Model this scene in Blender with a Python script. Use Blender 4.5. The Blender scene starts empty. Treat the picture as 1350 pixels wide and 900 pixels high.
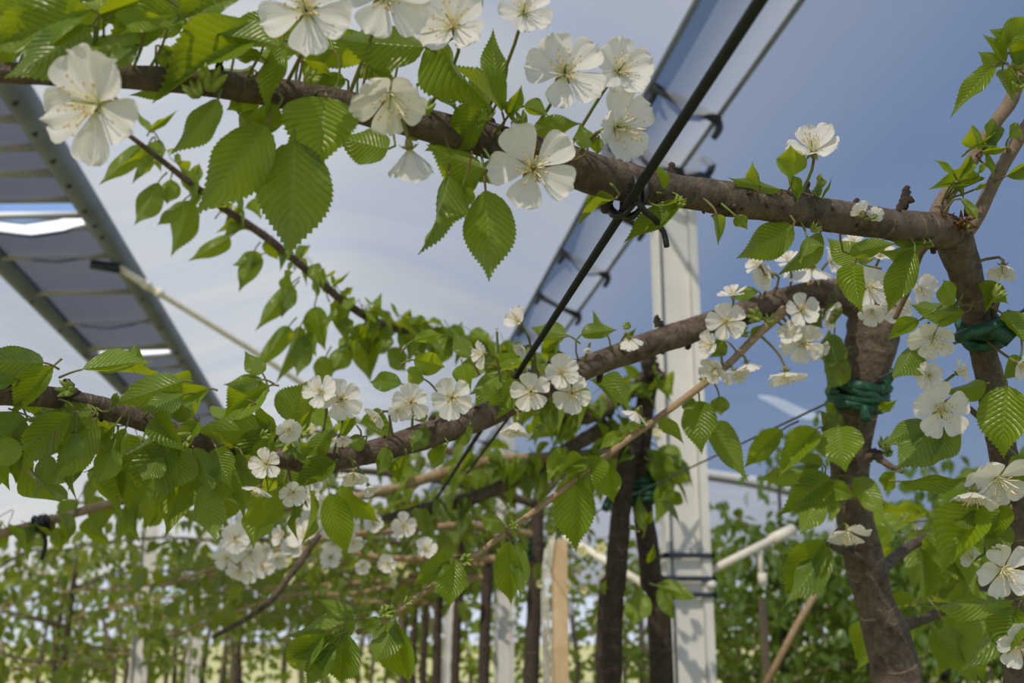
import bpy, math, random
from mathutils import Vector, Matrix, noise

# ------------------------------------------------------------------ camera, sky, sun, exposure
SC = bpy.context.scene
COL = SC.collection
FPX = 1450.0                                   # focal length in pixels of the 1350 x 900 frame
PITCH, YAW = math.radians(14.53), math.radians(7.94)
CAM = Vector((0, 0, 1.5))
FW = Vector((math.sin(YAW) * math.cos(PITCH), math.cos(YAW) * math.cos(PITCH), math.sin(PITCH)))
RT = Vector((math.cos(YAW), -math.sin(YAW), 0))
UP = RT.cross(FW)

cd = bpy.data.cameras.new('camera')
cam = bpy.data.objects.new('camera', cd)
COL.objects.link(cam)
cd.sensor_width = 36
cd.lens = 36 * FPX / 1350
cd.clip_start = 0.02
cd.clip_end = 400
cam.matrix_world = Matrix.Translation(CAM) @ Matrix((RT, UP, -FW)).transposed().to_4x4()
cd.dof.use_dof = True
cd.dof.focus_distance = 0.56
cd.dof.aperture_fstop = cd.lens / 2.6          # about 2.6 mm wide opening
SC.camera = cam

w = bpy.data.worlds.new('sky')
SC.world = w
w.use_nodes = True
nt = w.node_tree
bg = nt.nodes['Background']
tc = nt.nodes.new('ShaderNodeTexCoord')
sx = nt.nodes.new('ShaderNodeSeparateXYZ')
rp = nt.nodes.new('ShaderNodeValToRGB')
nt.links.new(tc.outputs['Generated'], sx.inputs[0])
nt.links.new(sx.outputs['Z'], rp.inputs['Fac'])
nt.links.new(rp.outputs['Color'], bg.inputs['Color'])
e = rp.color_ramp.elements
e[0].position = 0.0
e[0].color = (0.70, 0.78, 0.90, 1)
e[1].position = 0.75
e[1].color = (0.21, 0.36, 0.70, 1)
m_ = e.new(0.22)
m_.color = (0.29, 0.45, 0.80, 1)
bg.inputs['Strength'].default_value = 1.0

SUN_DIR = Vector((-0.44, -0.52, 0.76)).normalized()
sl = bpy.data.lights.new('sun', 'SUN')
sl.energy = 9.5
sl.angle = math.radians(0.6)
sl.color = (1.0, 0.96, 0.89)
sun = bpy.data.objects.new('sun', sl)
COL.objects.link(sun)
sun.location = SUN_DIR * 20
sun.rotation_euler = (-SUN_DIR).to_track_quat('-Z', 'Y').to_euler()

vs = SC.view_settings
SC.display_settings.display_device = 'sRGB'
vs.view_transform = 'Standard'
vs.look = 'None'
vs.gamma = 1
vs.exposure = 0.0
vs.use_curve_mapping = False
SC.cycles.transparent_max_bounces = 24
SC.cycles.max_bounces = 8

# ------------------------------------------------------------------ helpers
R = random.Random(7)


def at(px, py, d):
    """the point seen at a pixel of the photograph, d metres ahead of the camera"""
    return CAM + d * (FW + RT * ((px - 675) / FPX) + UP * ((450 - py) / FPX))


def tag(o, label=None, cat=None, group=None, kind=None):
    if label:
        o['label'] = label
    if cat:
        o['category'] = cat
    if group:
        o['group'] = group
    if kind:
        o['kind'] = kind
    return o


def empty(name, loc):
    o = bpy.data.objects.new(name, None)
    o.empty_display_size = 0.05
    COL.objects.link(o)
    o.location = loc
    o['_b'] = tuple(loc)
    return o


def base_of(p):
    return Vector(p['_b']) if p is not None and '_b' in p else Vector((0, 0, 0))


class MB:
    def __init__(s):
        s.v, s.f, s.uv, s.m = [], [], [], []

    def add(s, verts, faces, uvs=None, mi=0):
        o = len(s.v)
        s.v += [tuple(x) for x in verts]
        for f in faces:
            s.f.append(tuple(i + o for i in f))
            s.uv.append([uvs[i] if uvs else (0, 0) for i in f])
            s.m.append(mi)

    def mesh(s, name, mats, base=Vector((0, 0, 0)), smooth=True):
        me = bpy.data.meshes.new(name)
        b = base
        me.from_pydata([(x - b[0], y - b[1], z - b[2]) for x, y, z in s.v], [], s.f)
        for mt in mats:
            me.materials.append(mt)
        ul = me.uv_layers.new(name='UVMap')
        flat = [c for fu in s.uv for u in fu for c in u]
        ul.data.foreach_set('uv', flat)
        me.polygons.foreach_set('material_index', s.m)
        me.polygons.foreach_set('use_smooth', [smooth] * len(s.f))
        me.update()
        return me

    def build(s, name, mats, parent=None, smooth=True):
        if not isinstance(mats, (list, tuple)):
            mats = [mats]
        me = s.mesh(name, mats, base_of(parent), smooth)
        return place(name, me, None, parent)


def place(name, me, M=None, parent=None, local=False):
    o = bpy.data.objects.new(name, me)
    COL.objects.link(o)
    if parent is not None:
        o.parent = parent
    if M is not None:
        if parent is not None and not local:
            M = Matrix.Translation(-base_of(parent)) @ M
        o.matrix_basis = M
    return o


def spline(pts, step):
    """Catmull-Rom through (Vector, radius) points, resampled about every step metres"""
    P = [p for p, r in pts]
    Q = [r for p, r in pts]
    P = [P[0] * 2 - P[1]] + P + [P[-1] * 2 - P[-2]]
    Q = [Q[0]] + Q + [Q[-1]]
    out = []
    for i in range(1, len(P) - 2):
        n = max(1, int((P[i + 1] - P[i]).length / step))
        for k in range(n):
            t = k / n
            a, b, c, d = P[i - 1], P[i], P[i + 1], P[i + 2]
            p = 0.5 * ((2 * b) + (c - a) * t + (2 * a - 5 * b + 4 * c - d) * t * t + (3 * b - a - 3 * c + d) * t ** 3)
            out.append((p, Q[i] + (Q[i + 1] - Q[i]) * t))
    out.append((P[-2], Q[-2]))
    return out


def tube(mb, ring_pts, sides=8, rough=0.0, seed=0.0, freq=90.0, mi=0, cap=True):
    n = len(ring_pts)
    verts, uvs, faces = [], [], []
    ref = Vector((0.13, 0.31, 0.94))
    length = 0.0
    for i, (p, r) in enumerate(ring_pts):
        a = ring_pts[max(0, i - 1)][0]
        b = ring_pts[min(n - 1, i + 1)][0]
        t = (b - a)
        t = t.normalized() if t.length > 1e-9 else Vector((0, 0, 1))
        u = ref - t * ref.dot(t)
        if u.length < 1e-3:
            u = t.orthogonal()
        u.normalize()
        ref = u
        v = t.cross(u)
        if i:
            length += (p - ring_pts[i - 1][0]).length
        for k in range(sides + 1):
            an = 2 * math.pi * k / sides
            dr = u * math.cos(an) + v * math.sin(an)
            rr = r
            if rough:
                q = p * freq * 0.35 + dr * 1.3 + Vector((seed, seed * 2, 0))
                rr = r * (1 + rough * noise.noise(q) + 0.5 * rough * noise.noise(q * 2.7) + 0.4 * rough * noise.noise(q * 7.3))
            verts.append(p + dr * rr)
            uvs.append((k / sides, length))
    W = sides + 1
    for i in range(n - 1):
        for k in range(sides):
            faces.append((i * W + k, i * W + k + 1, (i + 1) * W + k + 1, (i + 1) * W + k))
    if cap:
        for i in (0, n - 1):
            verts.append(ring_pts[i][0])
            uvs.append((0.5, length * (i > 0)))
            c = len(verts) - 1
            for k in range(sides):
                f = (c, i * W + k + 1, i * W + k) if i == 0 else (c, i * W + k, i * W + k + 1)
                faces.append(f)
    mb.add(verts, faces, uvs, mi)


def bar(mb, a, b, r, sides=8, mi=0):
    tube(mb, [(Vector(a), r), (Vector(b), r)], sides, mi=mi)


def box(mb, lo, hi, mi=0):
    x0, y0, z0 = lo
    x1, y1, z1 = hi
    v = [(x0, y0, z0), (x1, y0, z0), (x1, y1, z0), (x0, y1, z0), (x0, y0, z1), (x1, y0, z1), (x1, y1, z1), (x0, y1, z1)]
    f = [(0, 3, 2, 1), (4, 5, 6, 7), (0, 1, 5, 4), (1, 2, 6, 5), (2, 3, 7, 6), (3, 0, 4, 7)]
    mb.add(v, f, [(x * 1.0 + y, z) for x, y, z in v], mi)


# ------------------------------------------------------------------ materials
def newmat(name):
    m = bpy.data.materials.new(name)
    m.use_nodes = True
    n = m.node_tree
    for x in list(n.nodes):
        n.nodes.remove(x)
    out = n.nodes.new('ShaderNodeOutputMaterial')
    return m, n, out


def N(n, t, **kw):
    x = n.nodes.new(t)
    for k, v in kw.items():
        if k in x.inputs:
            x.inputs[k].default_value = v
        else:
            setattr(x, k, v)
    return x


def math_(n, op, a, b=None, c=None):
    x = n.nodes.new('ShaderNodeMath')
    x.operation = op
    for i, s in enumerate((a, b, c)):
        if s is None:
            continue
        if isinstance(s, (int, float)):
            x.inputs[i].default_value = s
        else:
            n.links.new(s, x.inputs[i])
    return x.outputs[0]


def mixc(n, fac, a, b, mode='MIX'):
    x = n.nodes.new('ShaderNodeMix')
    x.data_type = 'RGBA'
    x.blend_type = mode
    for i, s in ((0, fac), (6, a), (7, b)):
        if isinstance(s, (int, float)):
            x.inputs[i].default_value = s
        elif isinstance(s, tuple):
            x.inputs[i].default_value = (*s, 1)
        else:
            n.links.new(s, x.inputs[i])
    return x.outputs[2]


def ramp(n, src, lo, hi):
    x = n.nodes.new('ShaderNodeMapRange')
    n.links.new(src, x.inputs[0])
    x.inputs[1].default_value = lo
    x.inputs[2].default_value = hi
    return x.outputs[0]


def leaf_material(name, dark, light, trans, tfac, vein=(0.33, 0.45, 0.10)):
    m, n, out = newmat(name)
    uv = N(n, 'ShaderNodeUVMap')
    sep = N(n, 'ShaderNodeSeparateXYZ')
    n.links.new(uv.outputs[0], sep.inputs[0])
    u, v = sep.outputs[0], sep.outputs[1]
    s = math_(n, 'MULTIPLY', math_(n, 'ABSOLUTE', math_(n, 'SUBTRACT', v, 0.5)), 2.0)
    ph = math_(n, 'SUBTRACT', math_(n, 'MULTIPLY', u, 13.0), math_(n, 'MULTIPLY', s, 3.2))
    fr = math_(n, 'ABSOLUTE', math_(n, 'SUBTRACT', math_(n, 'FRACT', ph), 0.5))      # 0 at a vein
    side = math_(n, 'SUBTRACT', 1.0, ramp(n, fr, 0.02, 0.13))
    mid = math_(n, 'SUBTRACT', 1.0, ramp(n, s, 0.02, 0.07))
    vn = math_(n, 'MAXIMUM', mid, math_(n, 'MULTIPLY', side, 0.16))
    oi = N(n, 'ShaderNodeObjectInfo')
    nz = N(n, 'ShaderNodeTexNoise', Scale=6.0, Detail=3.0)
    n.links.new(uv.outputs[0], nz.inputs['Vector'])
    f = math_(n, 'ADD', math_(n, 'MULTIPLY', oi.outputs['Random'], 0.75), math_(n, 'MULTIPLY', nz.outputs['Fac'], 0.3))
    colr = mixc(n, f, dark, light)
    geo = N(n, 'ShaderNodeNewGeometry')
    colr = mixc(n, math_(n, 'MULTIPLY', geo.outputs['Backfacing'], 0.35), colr, (0.17, 0.26, 0.06))  # paler matt underside
    colr = mixc(n, math_(n, 'MULTIPLY', vn, 0.35), colr, vein)
    hgt = math_(n, 'ADD', math_(n, 'MULTIPLY', ramp(n, fr, 0.0, 0.30), 1.0), math_(n, 'MULTIPLY', nz.outputs['Fac'], 0.3))
    hgt = math_(n, 'SUBTRACT', hgt, math_(n, 'MULTIPLY', mid, 0.8))
    bp = N(n, 'ShaderNodeBump', Strength=0.5, Distance=0.0014)
    n.links.new(hgt, bp.inputs['Height'])
    p = N(n, 'ShaderNodeBsdfPrincipled', Roughness=0.36)
    p.inputs['Specular IOR Level'].default_value = 0.5
    n.links.new(colr, p.inputs['Base Color'])
    n.links.new(bp.outputs[0], p.inputs['Normal'])
    t = N(n, 'ShaderNodeBsdfTranslucent')
    tcol = mixc(n, math_(n, 'MULTIPLY', vn, 0.5), mixc(n, f, tuple(x * 0.8 for x in trans), trans), tuple(x * 0.55 for x in trans))
    n.links.new(tcol, t.inputs[0])
    mx = N(n, 'ShaderNodeMixShader', Fac=tfac)
    n.links.new(p.outputs[0], mx.inputs[1])
    n.links.new(t.outputs[0], mx.inputs[2])
    n.links.new(mx.outputs[0], out.inputs[0])
    return m


def plain(name, col, rough=0.6, spec=0.4, metal=0.0, col2=None, scale=40.0, bump=0.0, detail=4.0):
    m, n, out = newmat(name)
    p = N(n, 'ShaderNodeBsdfPrincipled', Roughness=rough, Metallic=metal)
    p.inputs['Specular IOR Level'].default_value = spec
    p.inputs['Base Color'].default_value = (*col, 1)
    if col2 or bump:
        g = N(n, 'ShaderNodeNewGeometry')
        nz = N(n, 'ShaderNodeTexNoise', Scale=scale, Detail=detail)
        n.links.new(g.outputs['Position'], nz.inputs['Vector'])
        if col2:
            n.links.new(mixc(n, ramp(n, nz.outputs['Fac'], 0.35, 0.65), col, col2), p.inputs['Base Color'])
        if bump:
            b = N(n, 'ShaderNodeBump', Strength=bump, Distance=0.01)
            n.links.new(nz.outputs['Fac'], b.inputs['Height'])
            n.links.new(b.outputs[0], p.inputs['Normal'])
    n.links.new(p.outputs[0], out.inputs[0])
    return m


def bark_material(name, dark, mid, light, su=2.2, sv=190.0, bump=1.0):
    m, n, out = newmat(name)
    uv = N(n, 'ShaderNodeUVMap')
    mp = N(n, 'ShaderNodeMapping')
    mp.inputs['Scale'].default_value = (su, sv, 1)
    n.links.new(uv.outputs[0], mp.inputs[0])
    n1 = N(n, 'ShaderNodeTexNoise', Scale=1.0, Detail=5.0, Roughness=0.65)     # rings of lenticels across the stem
    n.links.new(mp.outputs[0], n1.inputs['Vector'])
    g = N(n, 'ShaderNodeNewGeometry')
    n2 = N(n, 'ShaderNodeTexNoise', Scale=95.0, Detail=6.0, Roughness=0.72)
    n.links.new(g.outputs['Position'], n2.inputs['Vector'])
    n3 = N(n, 'ShaderNodeTexNoise', Scale=420.0, Detail=4.0, Roughness=0.7)
    n.links.new(g.outputs['Position'], n3.inputs['Vector'])
    c = mixc(n, ramp(n, n2.outputs['Fac'], 0.35, 0.68), dark, mid)
    c = mixc(n, ramp(n, n1.outputs['Fac'], 0.58, 0.72), c, light)
    c = mixc(n, math_(n, 'MULTIPLY', ramp(n, n3.outputs['Fac'], 0.55, 0.75), 0.6), c, tuple(x * 0.45 for x in dark))
    p = N(n, 'ShaderNodeBsdfPrincipled', Roughness=0.72)
    p.inputs['Specular IOR Level'].default_value = 0.35
    n.links.new(c, p.inputs['Base Color'])
    h = math_(n, 'ADD', math_(n, 'MULTIPLY', n1.outputs['Fac'], 0.7), math_(n, 'ADD', n2.outputs['Fac'], math_(n, 'MULTIPLY', n3.outputs['Fac'], 0.5)))
    b = N(n, 'ShaderNodeBump', Strength=bump, Distance=0.004)
    n.links.new(h, b.inputs['Height'])
    n.links.new(b.outputs[0], p.inputs['Normal'])
    n.links.new(p.outputs[0], out.inputs[0])
    return m


def petal_material():
    m, n, out = newmat('white_petal')
    uv = N(n, 'ShaderNodeUVMap')
    mp = N(n, 'ShaderNodeMapping')
    mp.inputs['Scale'].default_value = (1.2, 16, 1)
    n.links.new(uv.outputs[0], mp.inputs[0])
    nz = N(n, 'ShaderNodeTexNoise', Scale=1.0, Detail=3.0)
    n.links.new(mp.outputs[0], nz.inputs['Vector'])
    c = mixc(n, ramp(n, nz.outputs['Fac'], 0.4, 0.7), (0.80, 0.80, 0.78), (0.70, 0.70, 0.68))
    sepu = N(n, 'ShaderNodeSeparateXYZ')
    n.links.new(uv.outputs[0], sepu.inputs[0])
    c = mixc(n, math_(n, 'MULTIPLY', math_(n, 'SUBTRACT', 1.0, ramp(n, sepu.outputs[0], 0.05, 0.24)), 0.8), c, (0.55, 0.58, 0.16))
    b = N(n, 'ShaderNodeBump', Strength=0.35, Distance=0.001)
    n.links.new(nz.outputs['Fac'], b.inputs['Height'])
    p = N(n, 'ShaderNodeBsdfPrincipled', Roughness=0.6)
    p.inputs['Specular IOR Level'].default_value = 0.25
    n.links.new(c, p.inputs['Base Color'])
    n.links.new(b.outputs[0], p.inputs['Normal'])
    t = N(n, 'ShaderNodeBsdfTranslucent')
    t.inputs[0].default_value = (0.74, 0.74, 0.69, 1)
    mx = N(n, 'ShaderNodeMixShader', Fac=0.38)
    n.links.new(p.outputs[0], mx.inputs[1])
    n.links.new(t.outputs[0], mx.inputs[2])
    n.links.new(mx.outputs[0], out.inputs[0])
    return m


def film_material(name, tint, body, opacity, sheen=0.1, streak=0.5, cream=None, dust=False):
    """thin plastic sheet: part of the light passes straight through, part is scattered"""
    m, n, out = newmat(name)
    g = N(n, 'ShaderNodeNewGeometry')
    mp = N(n, 'ShaderNodeMapping')
    mp.inputs['Scale'].default_value = (0.35, 2.6, 1.0)
    mp.inputs['Rotation'].default_value = (0, 0, math.radians(9))
    n.links.new(g.outputs['Position'], mp.inputs[0])
    nz = N(n, 'ShaderNodeTexNoise', Scale=1.0, Detail=5.0, Roughness=0.6)
    n.links.new(mp.outputs[0], nz.inputs['Vector'])
    fac = ramp(n, nz.outputs['Fac'], 0.32, 0.68)
    tr = N(n, 'ShaderNodeBsdfTransparent')
    tr.inputs[0].default_value = (*tint, 1)
    tl = N(n, 'ShaderNodeBsdfTranslucent')
    if cream:
        n.links.new(mixc(n, fac, body, cream), tl.inputs[0])
    else:
        tl.inputs[0].default_value = (*body, 1)
    df = N(n, 'ShaderNodeBsdfPrincipled', Roughness=0.35)
    df.inputs['Base Color'].default_value = (*body, 1)
    df.inputs['Specular IOR Level'].default_value = sheen
    m1 = N(n, 'ShaderNodeMixShader', Fac=0.3)
    n.links.new(tl.outputs[0], m1.inputs[1])
    n.links.new(df.outputs[0], m1.inputs[2])
    m2 = N(n, 'ShaderNodeMixShader')
    o = math_(n, 'ADD', opacity - streak * 0.5, math_(n, 'MULTIPLY', fac, streak))
    if dust:                                   # dirt gathered along the gutter edge of the sheet
        uv = N(n, 'ShaderNodeUVMap')
        su = N(n, 'ShaderNodeSeparateXYZ')
        n.links.new(uv.outputs[0], su.inputs[0])
        dd = math_(n, 'SUBTRACT', 1.0, ramp(n, math_(n, 'ADD', su.outputs[0], math_(n, 'MULTIPLY', nz.outputs['Fac'], 0.10)), 0.04, 0.18))
        o = math_(n, 'ADD', o, math_(n, 'MULTIPLY', dd, 0.30))
    n.links.new(o, m2.inputs[0])
    n.links.new(tr.outputs[0], m2.inputs[1])
    n.links.new(m1.outputs[0], m2.inputs[2])
    n.links.new(m2.outputs[0], out.inputs[0])
    return m


M_LEAF = leaf_material('young_cherry_leaf', (0.050, 0.118, 0.006), (0.165, 0.265, 0.012), (0.50, 0.60, 0.010), 0.42)
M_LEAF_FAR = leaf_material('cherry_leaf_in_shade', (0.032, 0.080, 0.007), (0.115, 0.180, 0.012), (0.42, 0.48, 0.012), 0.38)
M_STALK = plain('green_stalk', (0.13, 0.20, 0.035), 0.5, 0.3, 0, (0.16, 0.10, 0.05), 120)
M_BUD = plain('bud_scale', (0.30, 0.36, 0.09), 0.6, 0.3, 0, (0.16, 0.24, 0.03), 260)
M_PETAL = petal_material()
M_CALYX = plain('calyx', (0.16, 0.24, 0.04), 0.5, 0.3, 0, (0.22, 0.14, 0.06), 300)
M_FIL = plain('stamen_white', (0.84, 0.79, 0.58), 0.6, 0.2)
M_ANTH = plain('anther_yellow', (0.66, 0.46, 0.14), 0.7, 0.2, 0, (0.50, 0.28, 0.08), 900)
M_BARK = bark_material('cherry_bark', (0.058, 0.043, 0.031), (0.175, 0.135, 0.098), (0.32, 0.25, 0.18))
M_BARK2 = bark_material('reddish_bark', (0.060, 0.042, 0.031), (0.205, 0.155, 0.120), (0.36, 0.285, 0.22))
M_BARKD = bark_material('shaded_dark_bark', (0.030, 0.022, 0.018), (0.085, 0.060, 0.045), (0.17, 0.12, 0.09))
M_TWIG = bark_material('tan_twig_bark', (0.22, 0.15, 0.08), (0.38, 0.28, 0.17), (0.50, 0.40, 0.28), 2.0, 700, 0.3)
M_SHOOT = bark_material('grey_shoot_bark', (0.13, 0.095, 0.07), (0.24, 0.18, 0.13), (0.34, 0.28, 0.21), 2.0, 600, 0.4)
M_TORN = plain('torn_wood', (0.24, 0.12, 0.055), 0.8, 0.2, 0, (0.08, 0.04, 0.025), 500, 0.7)
M_FILM_W = film_material('milky_film', (0.72, 0.65, 0.57), (0.38, 0.38, 0.39), 0.58, 0.15, 0.07, (0.43, 0.42, 0.37))
M_FILM_G = film_material('greyer_film', (0.60, 0.60, 0.62), (0.25, 0.25, 0.255), 0.70, 0.1, 0.10)
M_FILM_B = film_material('clear_blue_film', (0.36, 0.42, 0.48), (0.20, 0.21, 0.22), 0.22, 0.1, 0.06, dust=True)
M_NET = film_material('grey_netting', (0.20, 0.20, 0.21), (0.060, 0.062, 0.068), 0.80, 0.05, 0.12)
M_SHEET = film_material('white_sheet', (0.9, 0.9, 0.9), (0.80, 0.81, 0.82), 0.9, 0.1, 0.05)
M_NET_B = film_material('bluish_netting', (0.46, 0.44, 0.42), (0.26, 0.27, 0.28), 0.60, 0.05, 0.1)
M_RAIL = plain('grey_rail', (0.20, 0.24, 0.32), 0.6, 0.3, 0, (0.15, 0.18, 0.24), 6)
M_BAR = plain('pale_bar', (0.34, 0.34, 0.34), 0.6, 0.3)
M_STEEL = plain('galvanised_steel', (0.66, 0.66, 0.64), 0.5, 0.4, 0.0, (0.58, 0.58, 0.565), 9)
M_STEEL_PALE = plain('painted_hoop', (0.20, 0.195, 0.18), 0.5, 0.4)
M_STEELD = plain('dark_steel', (0.022, 0.028, 0.042), 0.5, 0.4)
M_WHITE = plain('white_plastic', (0.78, 0.76, 0.68), 0.5, 0.4, 0, (0.66, 0.64, 0.56), 30)
M_CABLE = plain('black_green_cable', (0.010, 0.014, 0.013), 0.5, 0.25)
M_WIRE = plain('dark_wire', (0.035, 0.05, 0.06), 0.5, 0.5)
M_TIE = plain('green_tie', (0.006, 0.045, 0.026), 0.42, 0.4, 0, (0.010, 0.075, 0.042), 200, 0.25)
M_TIEK = plain('black_tie', (0.012, 0.012, 0.014), 0.5, 0.4)
M_STAKE = plain('pale_wood', (0.62, 0.48, 0.30), 0.8, 0.2, 0, (0.50, 0.37, 0.22), 25, 0.3)
M_SOIL = plain('dry_ground', (0.27, 0.21, 0.125), 0.95, 0.1, 0, (0.24, 0.27, 0.09), 0.9, 0.6)


# ------------------------------------------------------------------ the shelter: ground, films, gutters, posts
def structure(o, label=None):
    o['kind'] = 'structure'
    if label:
        o['label'] = label
    return o


mb = MB()
g = 40
vv, ff, uu = [], [], []
for j in range(g + 1):
    for i in range(g + 1):
        x, y = -40 + 80 * i / g, -10 + 110 * j / g
        vv.append((x, y, 0.05 * noise.noise(Vector((x * .4, y * .4, 0)))))
        uu.append((x, y))
for j in range(g):
    for i in range(g):
        a = j * (g + 1) + i
        ff.append((a, a + 1, a + g + 2, a + g + 1))
mb.add(vv, ff, uu)
structure(mb.build('ground', M_SOIL), 'dry straw coloured orchard ground with patches of grass')


def film(name, prof, y0, y1, mat, label, ny=60, wr=0.02, seed=0.0):
    """curved sheet: profile points (x, height above the camera), drawn out along the rows"""
    m = MB()
    pr = spline([(Vector((x, 0, z + CAM.z)), 0.01) for x, z in prof], 0.08)
    vv, ff, uu = [], [], []
    W = len(pr)
    for j in range(ny + 1):
        y = y0 + (y1 - y0) * j / ny
        for i, (p, r) in enumerate(pr):
            q = Vector((p.x * 1.1, y * 2.2 + p.x * .5, seed))
            edge = min(1, 4 * min(i, W - 1 - i) / W)
            vv.append((p.x, y, p.z + wr * edge * (noise.noise(q) + 0.5 * noise.noise(q * 2.3))))
            uu.append((i / W, y))
    for j in range(ny):
        for i in range(W - 1):
            a = j * W + i
            ff.append((a, a + 1, a + W + 1, a + W))
    m.add(vv, ff, uu)
    return structure(m.build(name, mat), label)


H = 1.45
film('roof_film_1', [(-0.68 * H, H), (-0.5, 1.62), (-0.1, 1.70), (0.35, 1.62), (0.525 * H, H)], -2.5, 24, M_FILM_W,
     'milky white roof film of the tunnel above the rows', 90, 0.03, 1)
film('roof_film_2', [(0.695 * 1.36, 1.36), (1.8, 1.55), (3.0, 1.62), (4.2, 1.50), (5.4, 1.20), (6.4, 0.75)], -2.5, 11, M_FILM_B,
     'clear bluish roof film to the right of the gutter', 70, 0.03, 5)
film('roof_film_3', [(-1.0 * H, 1.42), (-2.2, 1.6), (-3.4, 1.55), (-4.6, 1.2), (-5.6, 0.7)], -2.5, 24, M_FILM_W,
     'milky roof film to the left of the dark gutter', 70, 0.03, 9)
m = MB()
tube(m, spline([(Vector((x, 11.25, z + CAM.z)), .06) for x, z in [(.95, 1.34), (1.8, 1.53), (3.0, 1.60), (4.2, 1.48), (5.4, 1.18), (6.4, .73)]], .1), 8)
structure(m.build('roof_beam', M_STEEL_PALE), 'pale bent hoop at the far end of the bluish film')
film('roof_film_4', [(0.95, 1.36), (1.8, 1.55), (3.0, 1.62), (4.2, 1.50), (5.4, 1.20), (6.4, 0.75)], 11.6, 30, M_FILM_G,
     'pale roof film of the farther bay', 60, 0.05, 12)
film('roof_film_5', [(6.5, 1.1), (8, 1.6), (10, 1.7), (12, 1.2)], 2, 26, M_FILM_W, 'pale roof film of the next tunnel far right', 50, 0.04, 14)


def gutter(name, xa, za, xb, zb, y0, y1, net, ys, label, barmat, rail_r=0.016, gaps=(), sheets=()):
    """strip between two tunnels: two rails, cross bars with hooks, netting between the bars"""
    root = empty(name, (xa, 0, CAM.z + za))
    structure(root, label)
    A = lambda y: Vector((xa, y, CAM.z + za))
    B = lambda y: Vector((xb, y, CAM.z + zb))
    for f in (A, B):
        m = MB()
        bar(m, f(y0), f(y1), rail_r, 8)
        m.build('rail', M_RAIL, root)
    edges = [y0] + sorted(ys) + [y1]
    for i, (p, q) in enumerate(zip(edges[:-1], edges[1:])):
        if any(p - 1e-3 <= gp < q for gp in gaps):
            continue
        m = MB()
        k = 6
        vv = []
        for j in range(k + 1):
            y = p + (q - p) * j / k
            for s in range(5):
                t = s / 4
                c = A(y).lerp(B(y), t)
                c.z -= 0.05 * math.sin(math.pi * t) * (0.7 + 0.3 * math.sin(y * 5))
                vv.append(c)
        ff = [(j * 5 + s, j * 5 + s + 1, j * 5 + s + 6, j * 5 + s + 5) for j in range(k) for s in range(4)]
        m.add(vv, ff, [(0, 0)] * len(vv))
        if any(p - 1e-3 <= gp < q for gp in sheets):
            m.build('bright_gap_sheet', M_SHEET, root)['label'] = 'white sheet added for a bright gap in the netting'  # sheet added so the open gap shows bright white
        else:
            m.build('netting', net, root)
    for y in ys:
        m = MB()
        a, b = A(y), B(y)
        a.z -= 0.02
        b.z -= 0.02
        bar(m, a, b, 0.013, 8)
        cb = m.build('cross_bar', barmat, root)
        for f in (A, B):
            m = MB()
            p = f(y + 0.03)
            tube(m, spline([(p + Vector((0, 0, 0.02)), 0.010), (p + Vector((0.012, .01, -0.02)), 0.012), (p + Vector((0.0, .03, -0.045)), 0.009)], 0.01), 6)
            m.build('hook', M_STEELD, root)
    return root


def ydep(py, z):
    """distance along the row of a point at height z over the camera whose pixel row is py on the row's own line"""
    return z * FPX / (826 - py) * 1.0


gutter('roof_gutter', -0.68 * H, H, -1.0 * H, 1.42, -2.5, 13, M_NET, [1.9, 2.2, 2.5, 2.7, 2.9, 3.1, 3.3, 3.5, 3.73, 3.88, 4.0, 5.83, 5.99] + [4.33 * (0.002058 + 0.00023 * k) / 0.002058 for k in range(0, 16)],
       'grey netted gutter strip with pale cross bars between the left roof films', M_BAR, 0.045, gaps=(3.75,), sheets=(3.9, 5.85))
gutter('roof_gutter', 0.525 * H, H, 0.695 * 1.36, 1.36, -2.5, 13, M_NET_B, [2.66, 3.02, 3.5, 4.05, 4.63, 5.2, 5.8, 6.5, 7.3, 8.2, 9.2, 10.4],
       'bluish netted gutter strip with dark cross bars above the steel post', M_STEELD, 0.009)


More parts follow.
